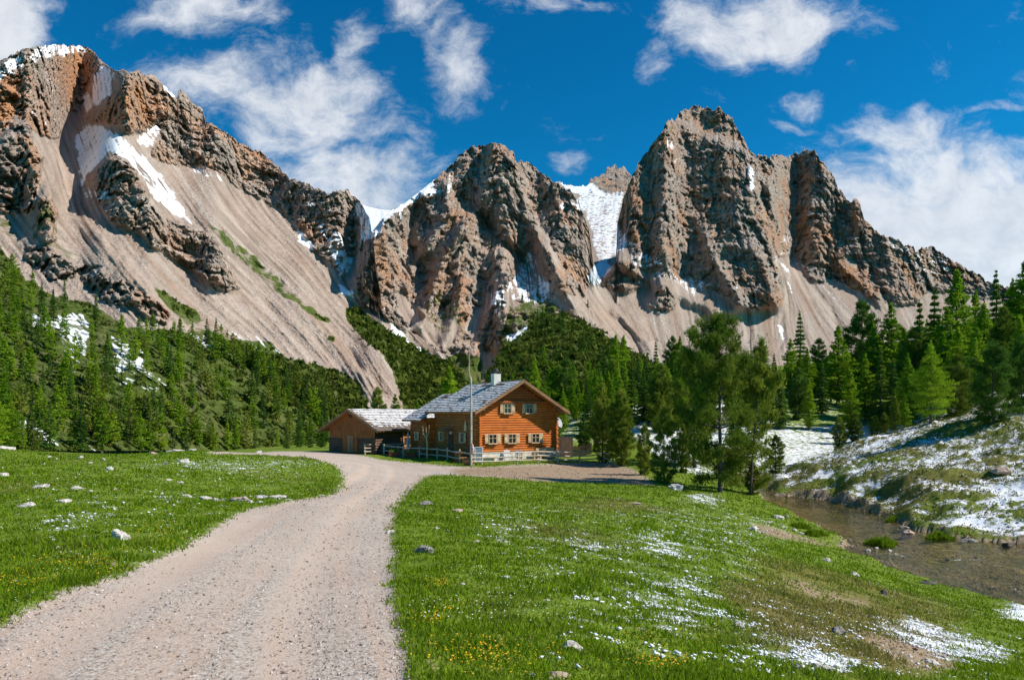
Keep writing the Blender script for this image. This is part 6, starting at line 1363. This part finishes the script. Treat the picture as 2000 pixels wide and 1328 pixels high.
# clods on the churned ground, low heath tufts on the right bank
n = 40000; X, Y = scatter(n, 8, 70); k = (gsamp(m_dirt, X, Y) > .45) & (rg.rand(n) < .6); X, Y = X[k], Y[k]; sz = rg.uniform(.015, .06, len(X))*np.clip(Y*.03, .5, 1.5); V, f = bits(X, Y, sz, .6, .3*sz)
tag(link('earth_clods', npmesh('earth_clods', V, f, False), [simple_mat('earth', (.16, .10, .06), (.42, .30, .20), 9)]), 'brown clods and rubble on the churned ground beside the fence', 'earth', kind='stuff')
n = 22000; X = rg.uniform(16, 62, n); Y = rg.uniform(24, 90, n); b = sstep(-sdist(RIGHTBANK, X, Y), -1.0, .5); ok = (b > .3) & (TERF(X, Y) > -.02) & (np.abs(X/Y) < .9); X, Y = X[ok], Y[ok]; Z = gz(X, Y)
q = 10; s_ = rg.uniform(.07, .24, len(X)); PP = np.repeat(np.stack([X, Y, Z], 1), q, 0)+rg.normal(size=(len(X)*q, 3))*np.repeat(s_, q)[:, None]*[1, 1, .35]; PP[:, 2] += .06
V, f = leaves(PP, np.tile([0, 0, 1.], (len(PP), 1)), np.repeat(s_, q)*.55, rg, .7, .9)
M_HEATH = foliage_mat('heath', (.070, .075, .022), (.12, .155, .025), (.16, .115, .05))
tag(link('heath_tufts', npmesh('heath_tufts', V, f, False, {'leafvar': np.repeat(rg.rand(len(PP)), 3), 'branchvar': np.repeat(np.repeat(rg.rand(len(X)), q), 3)}), [M_HEATH]), 'brown-green heath tufts poking through snow on the right bank', 'heath', kind='stuff')
n = 60000; X = rg.uniform(11, 26, n); Y = rg.uniform(15, 48, n); sdv = gsamp(np.clip(sdg, -5, 5), X, Y); k = (sdv < .45) & (rg.rand(n) < np.clip(1.1*sstep(Y, 38, 27)*sstep(X, 22, 16)+.06, 0, 1)) & (fbm(X*.8, Y*.8, o=3) > -.12); X, Y = X[k], Y[k]
sz = .012+.06*rg.rand(len(X))**4+.01*rg.rand(len(X)); V, f = bits(X, Y, sz, .6, .2*sz)
tag(link('stream_gravel', npmesh('stream_gravel', V, f, False, {'leafvar': np.repeat(rg.rand(len(X)), 6)}), [M_RT]), 'brownish gravel and pebbles in the shallow stream bed and on its bars', 'gravel', kind='stuff')
for i, (px, py, w, lb) in enumerate([(1724,1070,56,'mossy grass tussock on the gravel bar in the stream'),(1590,1046,44,'grassy clump on the tip of the near stream bank'),(1560,1030,34,'grassy clump among broken rocks on the near stream bank'),(1745,1018,30,'grass tussock overhanging the far water edge'),(1835,1056,46,'larger grass tussock overhanging the far water edge')]):
    X0, Y0, Z0 = hit(px, py); R0 = w*Y0/F/2; n = 1500; a = rg.rand(n)*6.28; r_ = np.sqrt(rg.rand(n))*R0; hh = (R0*.40+.05)*np.clip(1-(r_/R0)**2, 0, 1)*(1+.9*perlin(r_*np.cos(a)*5/R0, r_*np.sin(a)*3/R0+i*7)); r_ = r_*(1+.35*np.sin(a*3+i)); Z0 = max(Z0, ZW) if px > 1500 else Z0
    P = np.stack([r_*np.cos(a), r_*np.sin(a)*.7, hh*rg.rand(n)**.4], 1); V, f = leaves(P, np.stack([np.cos(a)*.4, np.sin(a)*.4, 1+0*a], 1), np.full(n, .14+R0*.12), rg, .16, .45)
    o = link('grass_tussock', npmesh('grass_tussock', V, f, False, {'leafvar': np.repeat(rg.rand(n), 3), 'branchvar': np.repeat(rg.rand(n)*.6, 3)}), [bpy.data.materials['grass_blades']], loc=(X0, Y0, Z0-.02)); tag(o, lb, 'grass tussock')
